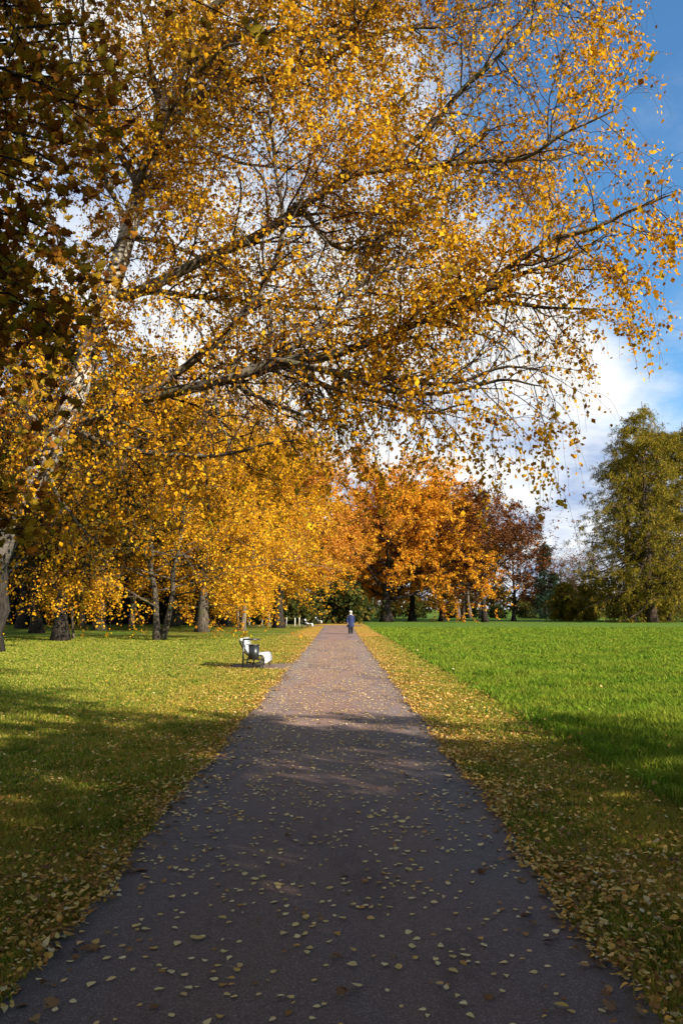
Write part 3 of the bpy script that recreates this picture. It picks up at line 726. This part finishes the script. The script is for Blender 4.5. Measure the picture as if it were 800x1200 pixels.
# ------------------------------------------------------------------ tree kinds
def deciduous(seed, H, base, Rc, tr, leafn, lsize, leafmat, bark, fork=False, n1=18, droop=0.0, dens=1.0, lv=0.3, spread=0.14):
    """returns (trunk mesh, crown mesh or None); base = height where the crown starts"""
    g = np.random.default_rng(seed)
    k = 14
    z = np.linspace(0, H * 0.86, k)
    wob = np.cumsum(g.normal(0, H * 0.005, (k, 2)), 0); wob[:2] *= 0.2
    TPp = np.column_stack([wob, z]); TPp[0, 2] = -0.15
    TRr = tr * (1 - (z / (H * 0.9)) ** 0.9) + 0.03; TRr[0] *= 1.55; TRr[1] *= 1.08
    Tn, Tr_ = TPp[None], TRr[None]
    if fork:
        F2 = TPp.copy(); s = np.linspace(0, 1, k); F2[:, 0] += (0.25 + 1.6 * s) * np.minimum(1, s * 8 + .3); F2[:, 1] -= 0.5 * s
        Tn = np.stack([TPp - np.array([.15, 0, 0]) - np.column_stack([s * 1.2, s * 0, s * 0]), F2]); Tr_ = np.stack([TRr * .8, TRr * .75])
    t0 = base / (H * 0.86)
    prof = lambda t: np.sqrt(np.clip(1 - ((t - (t0 + (1 - t0) * 0.38)) / (0.72 * (1 - t0) + 0.05)) ** 2, 0.06, 1))
    A, Ar, _ = spawn(g, Tn, Tr_, n1, t0, 1.0, Rc * 1.02, 64, 10, 0.42, 0.45 - droop, 0.10, 9, 0.2, prof=prof)
    B, Br, _ = spawn(g, A, Ar, 7, 0.25, 1.0, 0.42, 48, 14, 0.5, 0.15 - droop, 0.14, 6, 0.3, rel=True, rmin=0.012)
    C, Cr, _ = spawn(g, B, Br, 6, 0.25, 1.0, 0.5, 46, 16, 0.5, -0.1 - droop, 0.16, 5, 0.4, rel=True, rmin=0.007)
    mb = MB(); tubes(mb, Tn, Tr_, 11); tubes(mb, A, np.maximum(Ar, 0.012), 6); tubes(mb, B, Br, 4, False); tubes(mb, C, np.minimum(Cr, .02), 3, False)
    tm = mb.mesh('trunk', bark, True)
    if not leafn: return tm, None
    per = max(1, int(leafn / len(C)))
    pos = np.concatenate([along(g, C, per, 0.2, 1.0, spread), along(g, B, max(1, per // 2), 0.5, 1.0, spread)])
    cl_ = np.sin(pos[:, 0] * 1.3 + seed) + np.sin(pos[:, 1] * 1.4 + seed * 2) + np.sin(pos[:, 2] * 1.6 + seed * 3)
    pos = pos[g.uniform(0, 1, len(pos)) < np.clip(0.75 * dens + 0.22 * cl_, 0.1, 1)]
    m2 = MB(); quad_leaves(m2, g, pos, lsize, lv, 0.85, 0.3, 0.5)
    return tm, m2.mesh('crown', leafmat)

def larch(seed, H, Rc, tr, mat, bark, n1=85, lsize=0.5, needles=24, base=0.06, hang=-0.9, profk=1.0, cl=1.3):
    g = np.random.default_rng(seed); k = 16
    z = np.linspace(0, H, k); wob = np.cumsum(g.normal(0, H * 0.002, (k, 2)), 0)
    TPp = np.column_stack([wob, z]); TPp[0, 2] = -0.15; TRr = tr * (1 - z / (H * 1.02)) + 0.02; TRr[0] *= 1.6
    prof = lambda t: np.clip((1.08 - t) ** 0.55, 0.08, 1) * profk * g.uniform(0.65, 1.15, t.shape)
    A, Ar, _ = spawn(g, TPp[None], TRr[None], n1, base, 0.99, Rc, 92, 9, 0.28, 0.05, 0.05, 9, 0.2, prof=prof)
    A[:, :, 2] -= (np.linspace(0, 1, 9) ** 1.2 * (1 - np.linspace(0, 1, 9) * 0.45))[None, :] * (Rc * 0.3)
    B, Br, _ = spawn(g, A, Ar, 9, 0.15, 1.0, 0.30, 60, 12, 0.4, -0.5, 0.1, 5, 0.3, rel=True, rmin=0.01, flat=0.7)
    C, Cr, _ = spawn(g, B, Br, 4, 0.2, 1, cl, 60, 20, 0.4, hang * 2, 0.12, 4, 0.4, rmin=0.006)
    mb = MB(); tubes(mb, TPp[None], TRr[None], 11); tubes(mb, A, np.maximum(Ar, .015), 5); tubes(mb, B, np.minimum(Br, .025), 3, False)
    tm = mb.mesh('trunk', bark, True)
    pos = np.concatenate([along(g, C, needles // 4, 0.0, 1, 0.12), along(g, B, needles // 3, 0.3, 1, 0.12)])
    cl_ = np.sin(pos[:, 0] * 1.1 + seed) + np.sin(pos[:, 1] * 1.2 + seed * 2) + np.sin(pos[:, 2] * 1.1 + seed * 3)
    pos = pos[g.uniform(0, 1, len(pos)) < np.clip(0.84 + 0.26 * cl_, 0.12, 1)]
    m2 = MB(); quad_leaves(m2, g, pos, lsize, 0.35, 0.26, 0.95, 0.3, 0.05)
    return tm, m2.mesh('crown', mat)

def shrub(seed, Rc, H, leafn, lsize, mat, bark='bark_dark'):
    g = np.random.default_rng(seed)
    A = np.zeros((9, 2, 3)); A[:, 1, 2] = 0.05; A[:, :, :2] = g.normal(0, Rc * 0.2, (9, 1, 2))
    A, Ar, _ = spawn(g, A, np.full((9, 2), 0.04), 2, 0.1, 0.9, H * 0.85, 32, 16, 0.8, 0.1, 0.12, 8, 0.3)
    B, Br, _ = spawn(g, A, Ar, 7, 0.15, 1, 0.45, 55, 15, 0.5, -0.1, 0.15, 5, 0.3, rel=True, rmin=0.006)
    mb = MB(); tubes(mb, A, Ar, 5); tubes(mb, B, Br, 3, False)
    pos = np.concatenate([along(g, B, max(1, leafn // len(B)), 0.05, 1, Rc * 0.09), along(g, A, 10, 0.2, 1, Rc * .08)])
    m2 = MB(); quad_leaves(m2, g, pos, lsize, 0.3, 0.8, 0.2, 0.5)
    return mb.mesh('stems', bark), m2.mesh('foliage', mat)

KIND = {
 'gold_a': deciduous(101, 18.5, 2.6, 7.6, .42, 85000, .135, 'gold_leaf', 'bark', n1=34, droop=0.5),
 'gold_b': deciduous(102, 15, 1.7, 6.4, .21, 85000, .115, 'gold_leaf', 'bark', fork=True, n1=27, droop=0.58),
 'gold_c': deciduous(103, 17.5, 2.2, 6.6, .22, 80000, .13, 'gold_leaf', 'bark_pale', fork=True, n1=22, droop=0.5),
 'rust': deciduous(104, 18.5, 2.8, 6.8, .44, 70000, .15, 'rust_leaf', 'bark_dark', n1=30, droop=0.42),
 'orange_a': deciduous(105, 21, 2.4, 11.0, .7, 95000, .22, 'orange_leaf', 'bark_dark', n1=34, droop=0.33),
 'orange_b': deciduous(106, 18, 3.6, 9.0, .45, 75000, .22, 'orange_leaf', 'bark_dark', n1=30, droop=0.3),
 'brown': deciduous(107, 17.5, 3.4, 7.2, .36, 42000, .20, 'brown_leaf', 'bark_dark', n1=26, dens=0.85),
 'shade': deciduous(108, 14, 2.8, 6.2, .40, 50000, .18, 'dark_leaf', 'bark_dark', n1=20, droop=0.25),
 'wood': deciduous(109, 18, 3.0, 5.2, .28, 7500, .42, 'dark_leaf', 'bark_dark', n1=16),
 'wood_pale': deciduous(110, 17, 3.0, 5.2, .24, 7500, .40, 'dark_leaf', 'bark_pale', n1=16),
 'far_gold': deciduous(111, 19, 2.5, 7.4, .4, 34000, .28, 'orange_leaf', 'bark', n1=22),
 'bare': deciduous(112, 26, 7, 4.2, .3, 0, 0, None, 'bark_bare', n1=22),
 'bare_round': deciduous(113, 14, 3, 5.6, .3, 3500, .2, 'brown_leaf', 'bark_bare', n1=26),
 'larch_a': larch(201, 30.5, 9.6, .62, 'larch_needle', 'bark_red', n1=96, lsize=.24, needles=112, cl=.95, hang=-.8, base=.085),
 'larch_b': larch(202, 28.5, 9.0, .55, 'larch_needle', 'bark_red', n1=90, lsize=.24, needles=112, cl=.95, hang=-.8, base=.09),
 'larch_low': larch(203, 6.5, 3.6, .3, 'larch_needle', 'bark_red', n1=34, lsize=.34, needles=40, base=.12, cl=.8, profk=.95),
 'spruce': larch(204, 13, 2.6, .25, 'spruce_needle', 'bark_dark', n1=80, lsize=.3, needles=18, base=.05, hang=-.4, cl=.4),
 'shrub': shrub(301, 2.0, 2.6, 3500, .17, 'shrub_leaf'),
 'hedge': shrub(302, 3.4, 3.2, 4500, .26, 'shrub_leaf'),
 'sapling': deciduous(303, 5.5, 1.8, 1.0, .045, 900, .10, 'shrub_leaf', 'bark', n1=10),
}
def plant(kind, name, label, cat, loc, scale=1.0, rz=0.0, group=None, sz=None, names=('trunk', 'crown')):
    r = empty(name, loc, rz); r.scale = (scale, scale, (sz or 1.0) * scale)
    tm, cm = KIND[kind]
    link_mesh(names[0], tm, r)
    if cm: link_mesh(names[1], cm, r)
    return tag(r, label, cat, group)
def pt(px, Y): return (gx(px, Y), Y, 0)

GL = 'trees along the left lawn'
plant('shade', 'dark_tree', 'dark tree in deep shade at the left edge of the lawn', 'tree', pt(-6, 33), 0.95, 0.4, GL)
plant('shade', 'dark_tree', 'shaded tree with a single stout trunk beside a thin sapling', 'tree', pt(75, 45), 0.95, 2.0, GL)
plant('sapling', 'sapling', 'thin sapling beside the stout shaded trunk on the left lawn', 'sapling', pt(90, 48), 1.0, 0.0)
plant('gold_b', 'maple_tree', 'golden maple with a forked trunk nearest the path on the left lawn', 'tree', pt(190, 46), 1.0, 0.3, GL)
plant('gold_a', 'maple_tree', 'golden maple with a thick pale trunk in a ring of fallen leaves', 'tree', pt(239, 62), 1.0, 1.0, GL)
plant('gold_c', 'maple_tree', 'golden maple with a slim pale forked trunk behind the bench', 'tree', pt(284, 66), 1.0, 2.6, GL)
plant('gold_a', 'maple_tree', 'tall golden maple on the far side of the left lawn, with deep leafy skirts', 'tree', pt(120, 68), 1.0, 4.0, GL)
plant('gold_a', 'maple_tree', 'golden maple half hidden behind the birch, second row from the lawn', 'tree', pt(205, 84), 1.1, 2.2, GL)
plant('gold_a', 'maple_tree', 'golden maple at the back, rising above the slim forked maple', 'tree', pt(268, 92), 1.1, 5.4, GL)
plant('shade', 'dark_tree', 'tree with shade-darkened leaves between the stout shaded trunk and the left edge', 'tree', pt(48, 60), 1.0, 3.9, GL)
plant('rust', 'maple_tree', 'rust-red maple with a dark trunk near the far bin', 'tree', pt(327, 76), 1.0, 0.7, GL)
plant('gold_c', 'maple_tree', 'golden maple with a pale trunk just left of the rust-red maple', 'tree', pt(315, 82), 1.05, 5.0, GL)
plant('shade', 'dark_tree', 'tree with shade-darkened leaves at far left, behind the edge tree', 'tree', pt(30, 74), 1.15, 1.6, GL)
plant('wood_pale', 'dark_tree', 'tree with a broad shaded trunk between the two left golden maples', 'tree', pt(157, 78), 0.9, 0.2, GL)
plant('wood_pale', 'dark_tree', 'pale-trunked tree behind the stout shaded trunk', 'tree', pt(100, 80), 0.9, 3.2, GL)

GO = 'oaks at the end of the path'
plant('orange_a', 'oak_tree', 'largest orange oak right of the path end, with low spreading boughs', 'tree', pt(452, 112), 1.0, 0.5, GO)
plant('orange_b', 'oak_tree', 'orange oak with two dark trunks close behind the largest oak', 'tree', pt(482, 119), 1.05, 1.9, GO)
plant('orange_b', 'oak_tree', 'orange oak with hanging lower boughs, beside the dark brown oak', 'tree', pt(517, 116), 0.92, 3.6, GO)
plant('brown', 'oak_tree', 'sparse dark brown oak on the edge of the green meadow', 'tree', pt(566, 110), 1.0, 0.9, GO)
plant('brown', 'oak_tree', 'small brown oak tucked between the orange and the tall brown oak', 'tree', pt(541, 118), 0.78, 2.7, GO)
plant('brown', 'oak_tree', 'lower brown oak to the right of the tall brown oak', 'tree', pt(600, 118), 0.78, 4.1, GO)
plant('far_gold', 'oak_tree', 'orange oak with a dark trunk just beyond the walking person', 'tree', pt(428, 122), 0.8, 2.2, GO)
plant('far_gold', 'oak_tree', 'pale orange oak beyond the end of the path', 'tree', pt(392, 150), 0.95, 3.0, GO)
plant('far_gold', 'oak_tree', 'orange oak above the second bench, left of the path end', 'tree', pt(352, 128), 1.0, 5.2, GO)

GB = 'bare trees behind the oaks'
for k, (px, Y, s) in enumerate([(536, 152, 1.0), (549, 156, 1.02), (561, 150, 0.95)]):
    plant('bare', 'bare_tree', 'tall bare grey tree rising behind the orange oaks', 'tree', pt(px, Y), s, k * 1.7, GB)
plant('spruce', 'spruce_tree', 'small dark pointed spruce between the brown oak and the larches', 'tree', pt(637, 148), 1.1, 0)
plant('spruce', 'spruce_tree', 'lower bluish spruce in front of the bare round-topped trees', 'tree', pt(648, 140), 0.72, 2.0, None, 0.9)
for k, (px, Y, s) in enumerate([(655, 175, 1.0), (672, 180, 1.02), (690, 172, 0.98)]):
    plant('bare_round', 'bare_tree', 'round-topped bare brownish tree far beyond the meadow', 'tree', pt(px, Y), s, k * 2.1, 'bare round trees beyond the meadow')

GA = 'larches on the right of the meadow'
plant('larch_a', 'larch_tree', 'larch with the leftmost trunk and low sweeping boughs', 'tree', pt(735, 112), 0.88, 0.3, GA)
plant('larch_a', 'larch_tree', 'tallest larch, with the thick middle trunk', 'tree', pt(760, 108), 1.0, 2.4, GA)
plant('larch_b', 'larch_tree', 'larch just right of the thick-trunked tallest larch', 'tree', pt(776, 118), 1.05, 1.1, GA)
plant('larch_b', 'larch_tree', 'larch at the right edge of the picture', 'tree', pt(806, 112), 1.0, 4.0, GA)
plant('larch_low', 'larch_tree', 'low bushy yellow-green larch beside the tall larches', 'tree', pt(660, 122), 0.95, 0)
plant('larch_low', 'larch_tree', 'low drooping larch tucked against the leftmost tall larch', 'tree', pt(684, 126), 0.95, 2.2)

# the wood behind: dark trunks and crowns one can count
g = np.random.default_rng(55)
GW = 'trees of the dark wood behind the left lawn'
cnt = 0
for row, (Y0, x0, x1, step) in enumerate([(92, -52, -8, 3.9), (104, -60, -8, 4.2), (118, -66, -4, 4.6), (150, -75, 6, 6.0)]):
    x = x0
    while x < x1:
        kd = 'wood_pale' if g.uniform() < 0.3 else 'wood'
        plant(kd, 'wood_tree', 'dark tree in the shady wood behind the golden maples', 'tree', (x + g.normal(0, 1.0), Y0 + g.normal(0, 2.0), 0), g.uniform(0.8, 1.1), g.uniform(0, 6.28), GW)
        x += step * g.uniform(0.8, 1.25)
for k in range(13):
    x = 6 + k * 6.2 + g.normal(0, 1)
    plant('wood', 'wood_tree', 'low dark tree in the belt of woodland beyond the oaks', 'tree', (x, 185 + g.normal(0, 4), 0), g.uniform(0.42, 0.52), g.uniform(0, 6.28), 'woodland belt beyond the oaks')
GS = 'shrubs at the foot of the wood'
for k in range(26):
    plant('hedge', 'shrub', 'dark shrub in the undergrowth below the shady wood', 'shrub', (-58 + k * 2.3 + g.normal(0, .5), 98 + g.normal(0, 3), 0), g.uniform(1.0, 1.7), g.uniform(0, 6.28), GS, None, ('stems', 'foliage'))
for k in range(15):
    plant('hedge', 'shrub', 'dark shrub in the low thicket under the oaks and larches', 'shrub', (-6 + k * 5.4 + g.normal(0, .8), 158 + g.normal(0, 3), 0), g.uniform(0.75, 1.2), g.uniform(0, 6.28), 'thicket beyond the oaks', None, ('stems', 'foliage'))
# far tree line beyond the meadow, one mass
mb = MB(); gg = np.random.default_rng(8)
n = 26000
X = gg.uniform(-330, 330, n); hgt = 11 + 3.5 * np.sin(X * .11) + 2 * np.sin(X * .37 + 1); Yv = 420 + gg.normal(0, 6, n)
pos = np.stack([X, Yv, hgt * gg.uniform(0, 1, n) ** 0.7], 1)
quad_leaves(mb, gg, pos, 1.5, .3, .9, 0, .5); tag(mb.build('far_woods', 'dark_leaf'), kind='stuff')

# trees that shade the near path, some of them added to darken it further
plant('shade', 'shade_tree', 'leafy tree added beyond the frame to darken the near end of the path', 'tree', (12.2, -1.6, 0), 0.62, 0.5, 'shade trees beside the near path')
plant('shade', 'shade_tree', 'leafy tree added beyond the frame to darken the near end of the path', 'tree', (7.6, -7.4, 0), 0.82, 2.0, 'shade trees beside the near path')
plant('shade', 'shade_tree', 'leafy tree added beyond the frame to darken the near end of the path', 'tree', (13.5, -7.5, 0), 0.66, 3.0, 'shade trees beside the near path')

plant('shade', 'shade_tree', 'leafy tree added beyond the frame to darken the near end of the path', 'tree', (7.2, -2.4, 0), 0.62, 4.4, 'shade trees beside the near path')
plant('shade', 'shade_tree', 'leafy tree added beyond the frame to darken the near end of the path', 'tree', (1.5, -9.5, 0), 1.0, 1.2, 'shade trees beside the near path')  # added out of view to block sky fill

plant('shade', 'shade_tree', 'leafy tree added beyond the frame to darken the near end of the path', 'tree', (3.0, -4.0, 0), 1.0, 0.9, 'shade trees beside the near path', 1.35)  # stretched crown added overhead, unseen, to deepen the shade on the path
plant('shade', 'shade_tree', 'leafy tree added beyond the frame to darken the near end of the path', 'tree', (-2.6, -4.6, 0), 1.0, 3.3, 'shade trees beside the near path', 1.35)  # second unseen canopy, added to keep sky light off the foreground

# ------------------------------------------------------------------ bench
def smoothP(pts, n): return spline(np.array(pts, float), n)
def make_bench():
    r = empty('bench')
    L = 1.6
    # side profile: x forward, z up
    prof = smoothP([(-0.42, 0.88), (-0.36, 0.74), (-0.28, 0.55), (-0.19, 0.44), (-0.05, 0.405), (0.10, 0.42), (0.21, 0.43), (0.29, 0.38), (0.325, 0.28), (0.33, 0.15)], 40)
    s = np.concatenate([[0], np.cumsum(np.linalg.norm(np.diff(prof, axis=0), axis=1))])
    ns = 17
    for part, rng_ in (('backrest', (0, 6)), ('seat', (6, 17))):
        mb = MB()
        for q in range(*rng_):
            c = s[-1] * (q + 0.5) / ns; h = s[-1] / ns * 0.42
            P = np.array([[np.interp(c + o, s, prof[:, 0]), np.interp(c + o, s, prof[:, 1])] for o in (-h, 0, h)])
            t = nrm((P[2] - P[0])[None])[0]; nn = np.array([-t[1], t[0]])
            if nn[1] < 0 and q < 12: nn = -nn
            if q >= 12: nn = np.array([abs(nn[0]), nn[1]]) if nn[0] < 0 else nn
            th = 0.024
            ring = [P[0], P[1], P[2], P[2] - nn * th, P[1] - nn * th, P[0] - nn * th]
            loft(mb, [[(p_[0], y, p_[1]) for p_ in ring] for y in (-L / 2, L / 2)])
        mb.build(part, 'white_wood', r)
    for y in (-L / 2 + 0.03, L / 2 - 0.03):
        mb = MB()
        P = np.array([(x - 0.006, y, z - 0.045) for x, z in prof]); P[:, 0] -= np.where(np.arange(40) < 14, 0.035, 0); P[28:, 0] -= 0.035
        tubes(mb, P[None], np.full((1, 40), 0.019), 8)
        for pts in ([(-0.16, 0.40), (-0.22, 0.2), (-0.27, 0.0)], [(0.20, 0.38), (0.235, 0.2), (0.26, 0.0)], [(-0.225, 0.19), (0, 0.16), (0.235, 0.19)]):
            Q = smoothP(pts, 8); tubes(mb, np.array([(x, y, z) for x, z in Q])[None], np.full((1, 8), 0.02), 8)
        mb.build('end_frame', 'black_metal', r, True)
    return r
def make_bin(mat):
    r = empty('litter_bin')
    mb = MB(); box(mb, (-0.235, 0, 0.445), (0.045, 0.06, 0.89)); box(mb, (-0.235, 0, 0.006), (0.16, 0.20, 0.012)); mb.build('post', mat, r)
    mb = MB(); box(mb, (0.0, 0, 0.873), (0.46, 0.34, 0.02)); box(mb, (0, 0.16, 0.858), (0.46, 0.02, 0.03)); box(mb, (0, -0.16, 0.858), (0.46, 0.02, 0.03)); mb.build('rain_lid', mat, r)
    for z in (0.705, 0.285):
        mb = MB(); box(mb, (0.0, 0, z), (0.425, 0.05, 0.022)); mb.build('arm', mat, r)
    mb = MB(); k = 28; a = np.arange(k) * 2 * np.pi / k
    ring = lambda rad, z: [(0.075 + rad * math.cos(t), rad * math.sin(t), z) for t in a]
    loft(mb, [ring(0.140, 0.30), ring(0.152, 0.31), ring(0.158, 0.70), ring(0.150, 0.70), ring(0.142, 0.33)])
    bk = mb.build('bucket', mat, r, True)
    mb = MB(); loft(mb, [ring(0.158, 0.69), ring(0.166, 0.69), ring(0.166, 0.712), ring(0.150, 0.712), ring(0.150, 0.70)], False); mb.build('rim', mat, bk)
    mb = MB(); P = smoothP([(0.225, 0.29), (0.262, 0.25), (0.27, 0.15), (0.27, 0.0)], 10); tubes(mb, np.array([(x, 0, z) for x, z in P])[None], np.full((1, 10), 0.021), 8); mb.build('foot', mat, r, True)
    return r
bench = make_bench(); GBn = 'benches along the path'
spots = [
 (at(302, 779.5, 24.6)[0], 24.7, -0.04, 'white slatted bench with curved seat beside the nearest black litter bin'),
 (gx(362.5, 75.5), 76.3, -0.05, 'white slatted bench beside the middle litter bin, below the rust-red maple'),
 (gx(374, 94), 94.2, -0.05, 'white bench beside the farthest litter bin where the path ends'),
 (gx(388.5, 121), 121, 0.0, 'white bench standing alone on dark grass beyond the end of the path'),
 (gx(560, 168), 168, 1.3, 'tiny white bench on the far side of the meadow behind the brown oak'),
]
for k, (x, y, rz, lb) in enumerate(spots):
    o = bench if k == 0 else copy_tree(bench)
    o.location = (x, y, 0.008); o.rotation_euler = (0, 0, rz); tag(o, lb, 'bench', GBn)
bins = [
 (gx(296.5, 23.9), 23.75, 0, 'black litter bin with flat rain lid in front of the nearest white bench'),
 (gx(357, 74.5), 74.6, 0, 'dark litter bin in front of the bench below the rust-red maple'),
 (gx(371, 93), 93, 0, 'tiny dark litter bin farthest away where the path ends'),
]
b0 = make_bin('black_metal')
for k, (x, y, rz, lb) in enumerate(bins):
    o = b0 if k == 0 else copy_tree(b0)
    o.location = (x, y, 0.008); o.rotation_euler = (0, 0, rz); tag(o, lb, 'bin', 'litter bins along the path')

# posts
def make_post():
    mb = MB(); k = 10; a = np.arange(k) * 2 * np.pi / k
    loft(mb, [[(q * math.cos(t), q * math.sin(t), z) for t in a] for q, z in ((.055, -.05), (.055, .82), (.048, .86), (.02, .88))])
    return mb.mesh('post', 'post_paint', True)
pm = make_post()
for px, Y, lb in [(293, 88, 'pale post between the slim forked maple and the shaded wood'), (308, 89, 'pale post behind the golden maple left of the rust-red maple'),
                  (336, 88, 'pale post just right of the rust-red maple trunk'), (346, 84, 'pale post third from the right in the row beside the bin'),
                  (351, 87, 'pale post closest behind the middle litter bin'), (376, 98, 'pale post beside the farthest litter bin')]:
    o = bpy.data.objects.new('wooden_post', pm); COL.objects.link(o); o.location = (gx(px, Y), Y, 0); o.rotation_euler = (R(random.uniform(-3, 3)), R(random.uniform(-3, 3)), 0)
    tag(o, lb, 'post', 'pale posts at the edge of the wood')

# ------------------------------------------------------------------ the walker
def make_person(loc, rz):
    root = empty('person', loc, rz)
    tag(root, 'person in a knee-length dark blue coat and pale knit hat walking on the path', 'person')
    pts, rad, ed = [], [], []
    def j(p, r): pts.append(p); rad.append(r); return len(pts) - 1
    def c(a, b): ed.append((a, b))
    pel = j((0, 0, .84), .135); wst = j((0, 0, 1.0), .125); ch = j((0, 0, 1.2), .145); nk0 = j((0, 0, 1.335), .07); nk = j((0, -.015, 1.40), .052)
    hd = j((0, -.03, 1.475), .085); ht = j((0, -.02, 1.555), .085)
    for a, b in ((pel, wst), (wst, ch), (ch, nk0), (nk0, nk), (nk, hd), (hd, ht)): c(a, b)
    for s, fy, by in ((-1, -.17, -.10), (1, .16, .05)):
        hip = j((s * .085, 0, .80), .10); kn = j((s * .09, by - .04, .45), .062); an = j((s * .09, fy, .085), .042); to = j((s * .10, fy - .16, .04), .036)
        c(pel, hip); c(hip, kn); c(kn, an); c(an, to)
        sh = j((s * .17, 0, 1.28), .066); el = j((s * .235, s * .05 + .02, 1.02), .048); wr = j((s * .225, s * .10 - .06, .80), .030); pa = j((s * .22, s * .11 - .08, .745), .034)
        c(ch, sh); c(sh, el); c(el, wr); c(wr, pa)
        for q, (dx, ln) in enumerate(((-.027, .070), (-.009, .080), (.009, .076), (.026, .060))):
            k1 = j((s * .218, s * .11 - .09 + dx, .70), .0095); k2 = j((s * .208, s * .11 - .095 + dx, .70 - ln * .5), .0085); k3 = j((s * .196, s * .11 - .095 + dx, .70 - ln * .9), .0075)
            c(pa, k1); c(k1, k2); c(k2, k3)
        t1 = j((s * .20, s * .11 - .125, .735), .011); t2 = j((s * .19, s * .11 - .14, .70), .009); c(pa, t1); c(t1, t2)
    me = bpy.data.meshes.new('body'); me.from_pydata(pts, ed, []); me.materials.append(M['skin'])
    import bmesh
    bm = bmesh.new(); bm.from_mesh(me); lay = bm.verts.layers.skin.verify()
    for i_, v_ in enumerate(bm.verts): v_[lay].radius = (rad[i_], rad[i_]); v_[lay].use_root = (i_ == 0)
    bm.to_mesh(me); bm.free()
    ob = bpy.data.objects.new('body', me); COL.objects.link(ob); ob.parent = root
    md = ob.modifiers.new('skin', 'SKIN'); md.use_smooth_shade = True
    sb = ob.modifiers.new('sub', 'SUBSURF'); sb.levels = 1; sb.render_levels = 2
    k = 20; a = np.arange(k) * 2 * np.pi / k
    el_ = lambda cx, cy, z, rx, ry: [(cx + rx * math.cos(t), cy + ry * math.sin(t), z) for t in a]
    mb = MB()
    loft(mb, [el_(0, .0, .50, .265, .205), el_(0, 0, .52, .27, .21), el_(0, 0, .72, .235, .19), el_(0, 0, .98, .195, .165), el_(0, 0, 1.18, .215, .17), el_(0, 0, 1.29, .20, .135), el_(0, 0, 1.35, .115, .095), el_(0, -.01, 1.40, .085, .08)], False)
    for s in (-1, 1):
        P = spline(np.array([(s * .15, 0, 1.295, .083), (s * .20, .02, 1.19, .082), (s * .24, s * .05 + .02, 1.02, .07), (s * .23, s * .10 - .06, .80, .056), (s * .228, s * .10 - .062, .785, .058)]), 10)
        tubes(mb, P[None, :, :3], P[None, :, 3], 12, False)
    mb.build('coat', 'coat', root, True)
    for s, fy, by in ((-1, -.17, -.10), (1, .16, .05)):
        mb = MB(); P = spline(np.array([(s * .085, 0, .78, .12), (s * .09, by - .04, .45, .088), (s * .09, fy, .09, .072)]), 10)
        tubes(mb, P[None, :, :3], P[None, :, 3], 12); mb.build('trouser_leg', 'trousers', root, True)
        mb = MB(); P = spline(np.array([(s * .092, fy + .06, .052, .05), (s * .095, fy - .05, .05, .056), (s * .10, fy - .19, .035, .034)]), 8)
        tubes(mb, P[None, :, :3], P[None, :, 3], 12); mb.build('shoe', 'shoe', root, True)
    mb = MB()
    loft(mb, [el_(0, -.015, 1.525, .112, .118), el_(0, -.012, 1.575, .114, .12), el_(0, -.01, 1.62, .085, .09), el_(0, -.01, 1.645, .035, .035)]); mb.build('knit_hat', 'knit', root, True)
    mb = MB(); loft(mb, [el_(0, .035, 1.41, .07, .04), el_(0, .03, 1.47, .10, .075), el_(0, .02, 1.54, .105, .085)]); mb.build('hair', 'hair', root, True)
    mb = MB(); loft(mb, [el_(0, -.01, 1.365, .10, .095), el_(0, -.015, 1.40, .105, .10), el_(0, -.015, 1.425, .085, .085)], False); mb.build('scarf', 'knit', root, True)
    f = MB(); P = np.array([(0, -.118, 1.505), (0, -.14, 1.475), (0, -.118, 1.468)]); tubes(f, P[None], np.array([[.009, .014, .008]]), 6); f.build('nose', 'skin', root)
    for s in (-1, 1):
        f = MB(); tubes(f, np.array([[(s * .036, -.108, 1.50), (s * .036, -.118, 1.50)]]), np.array([[.011, .008]]), 8); f.build('eye', 'shoe', root)
    return root
make_person((gx(410.5, 57), 57.0, 0.008), 0.0)

# ------------------------------------------------------------------ picture
SC.view_settings.view_transform = 'Standard'; SC.view_settings.look = 'None'
SC.view_settings.gamma = 1.0; SC.view_settings.use_curve_mapping = False
SC.view_settings.exposure = 1.27
cy = SC.cycles
cy.max_bounces = 6; cy.diffuse_bounces = 3; cy.glossy_bounces = 2; cy.transmission_bounces = 3; cy.caustics_reflective = False; cy.caustics_refractive = False
cy.use_denoising = True
try: cy.denoiser = 'OPENIMAGEDENOISE'
except TypeError: pass
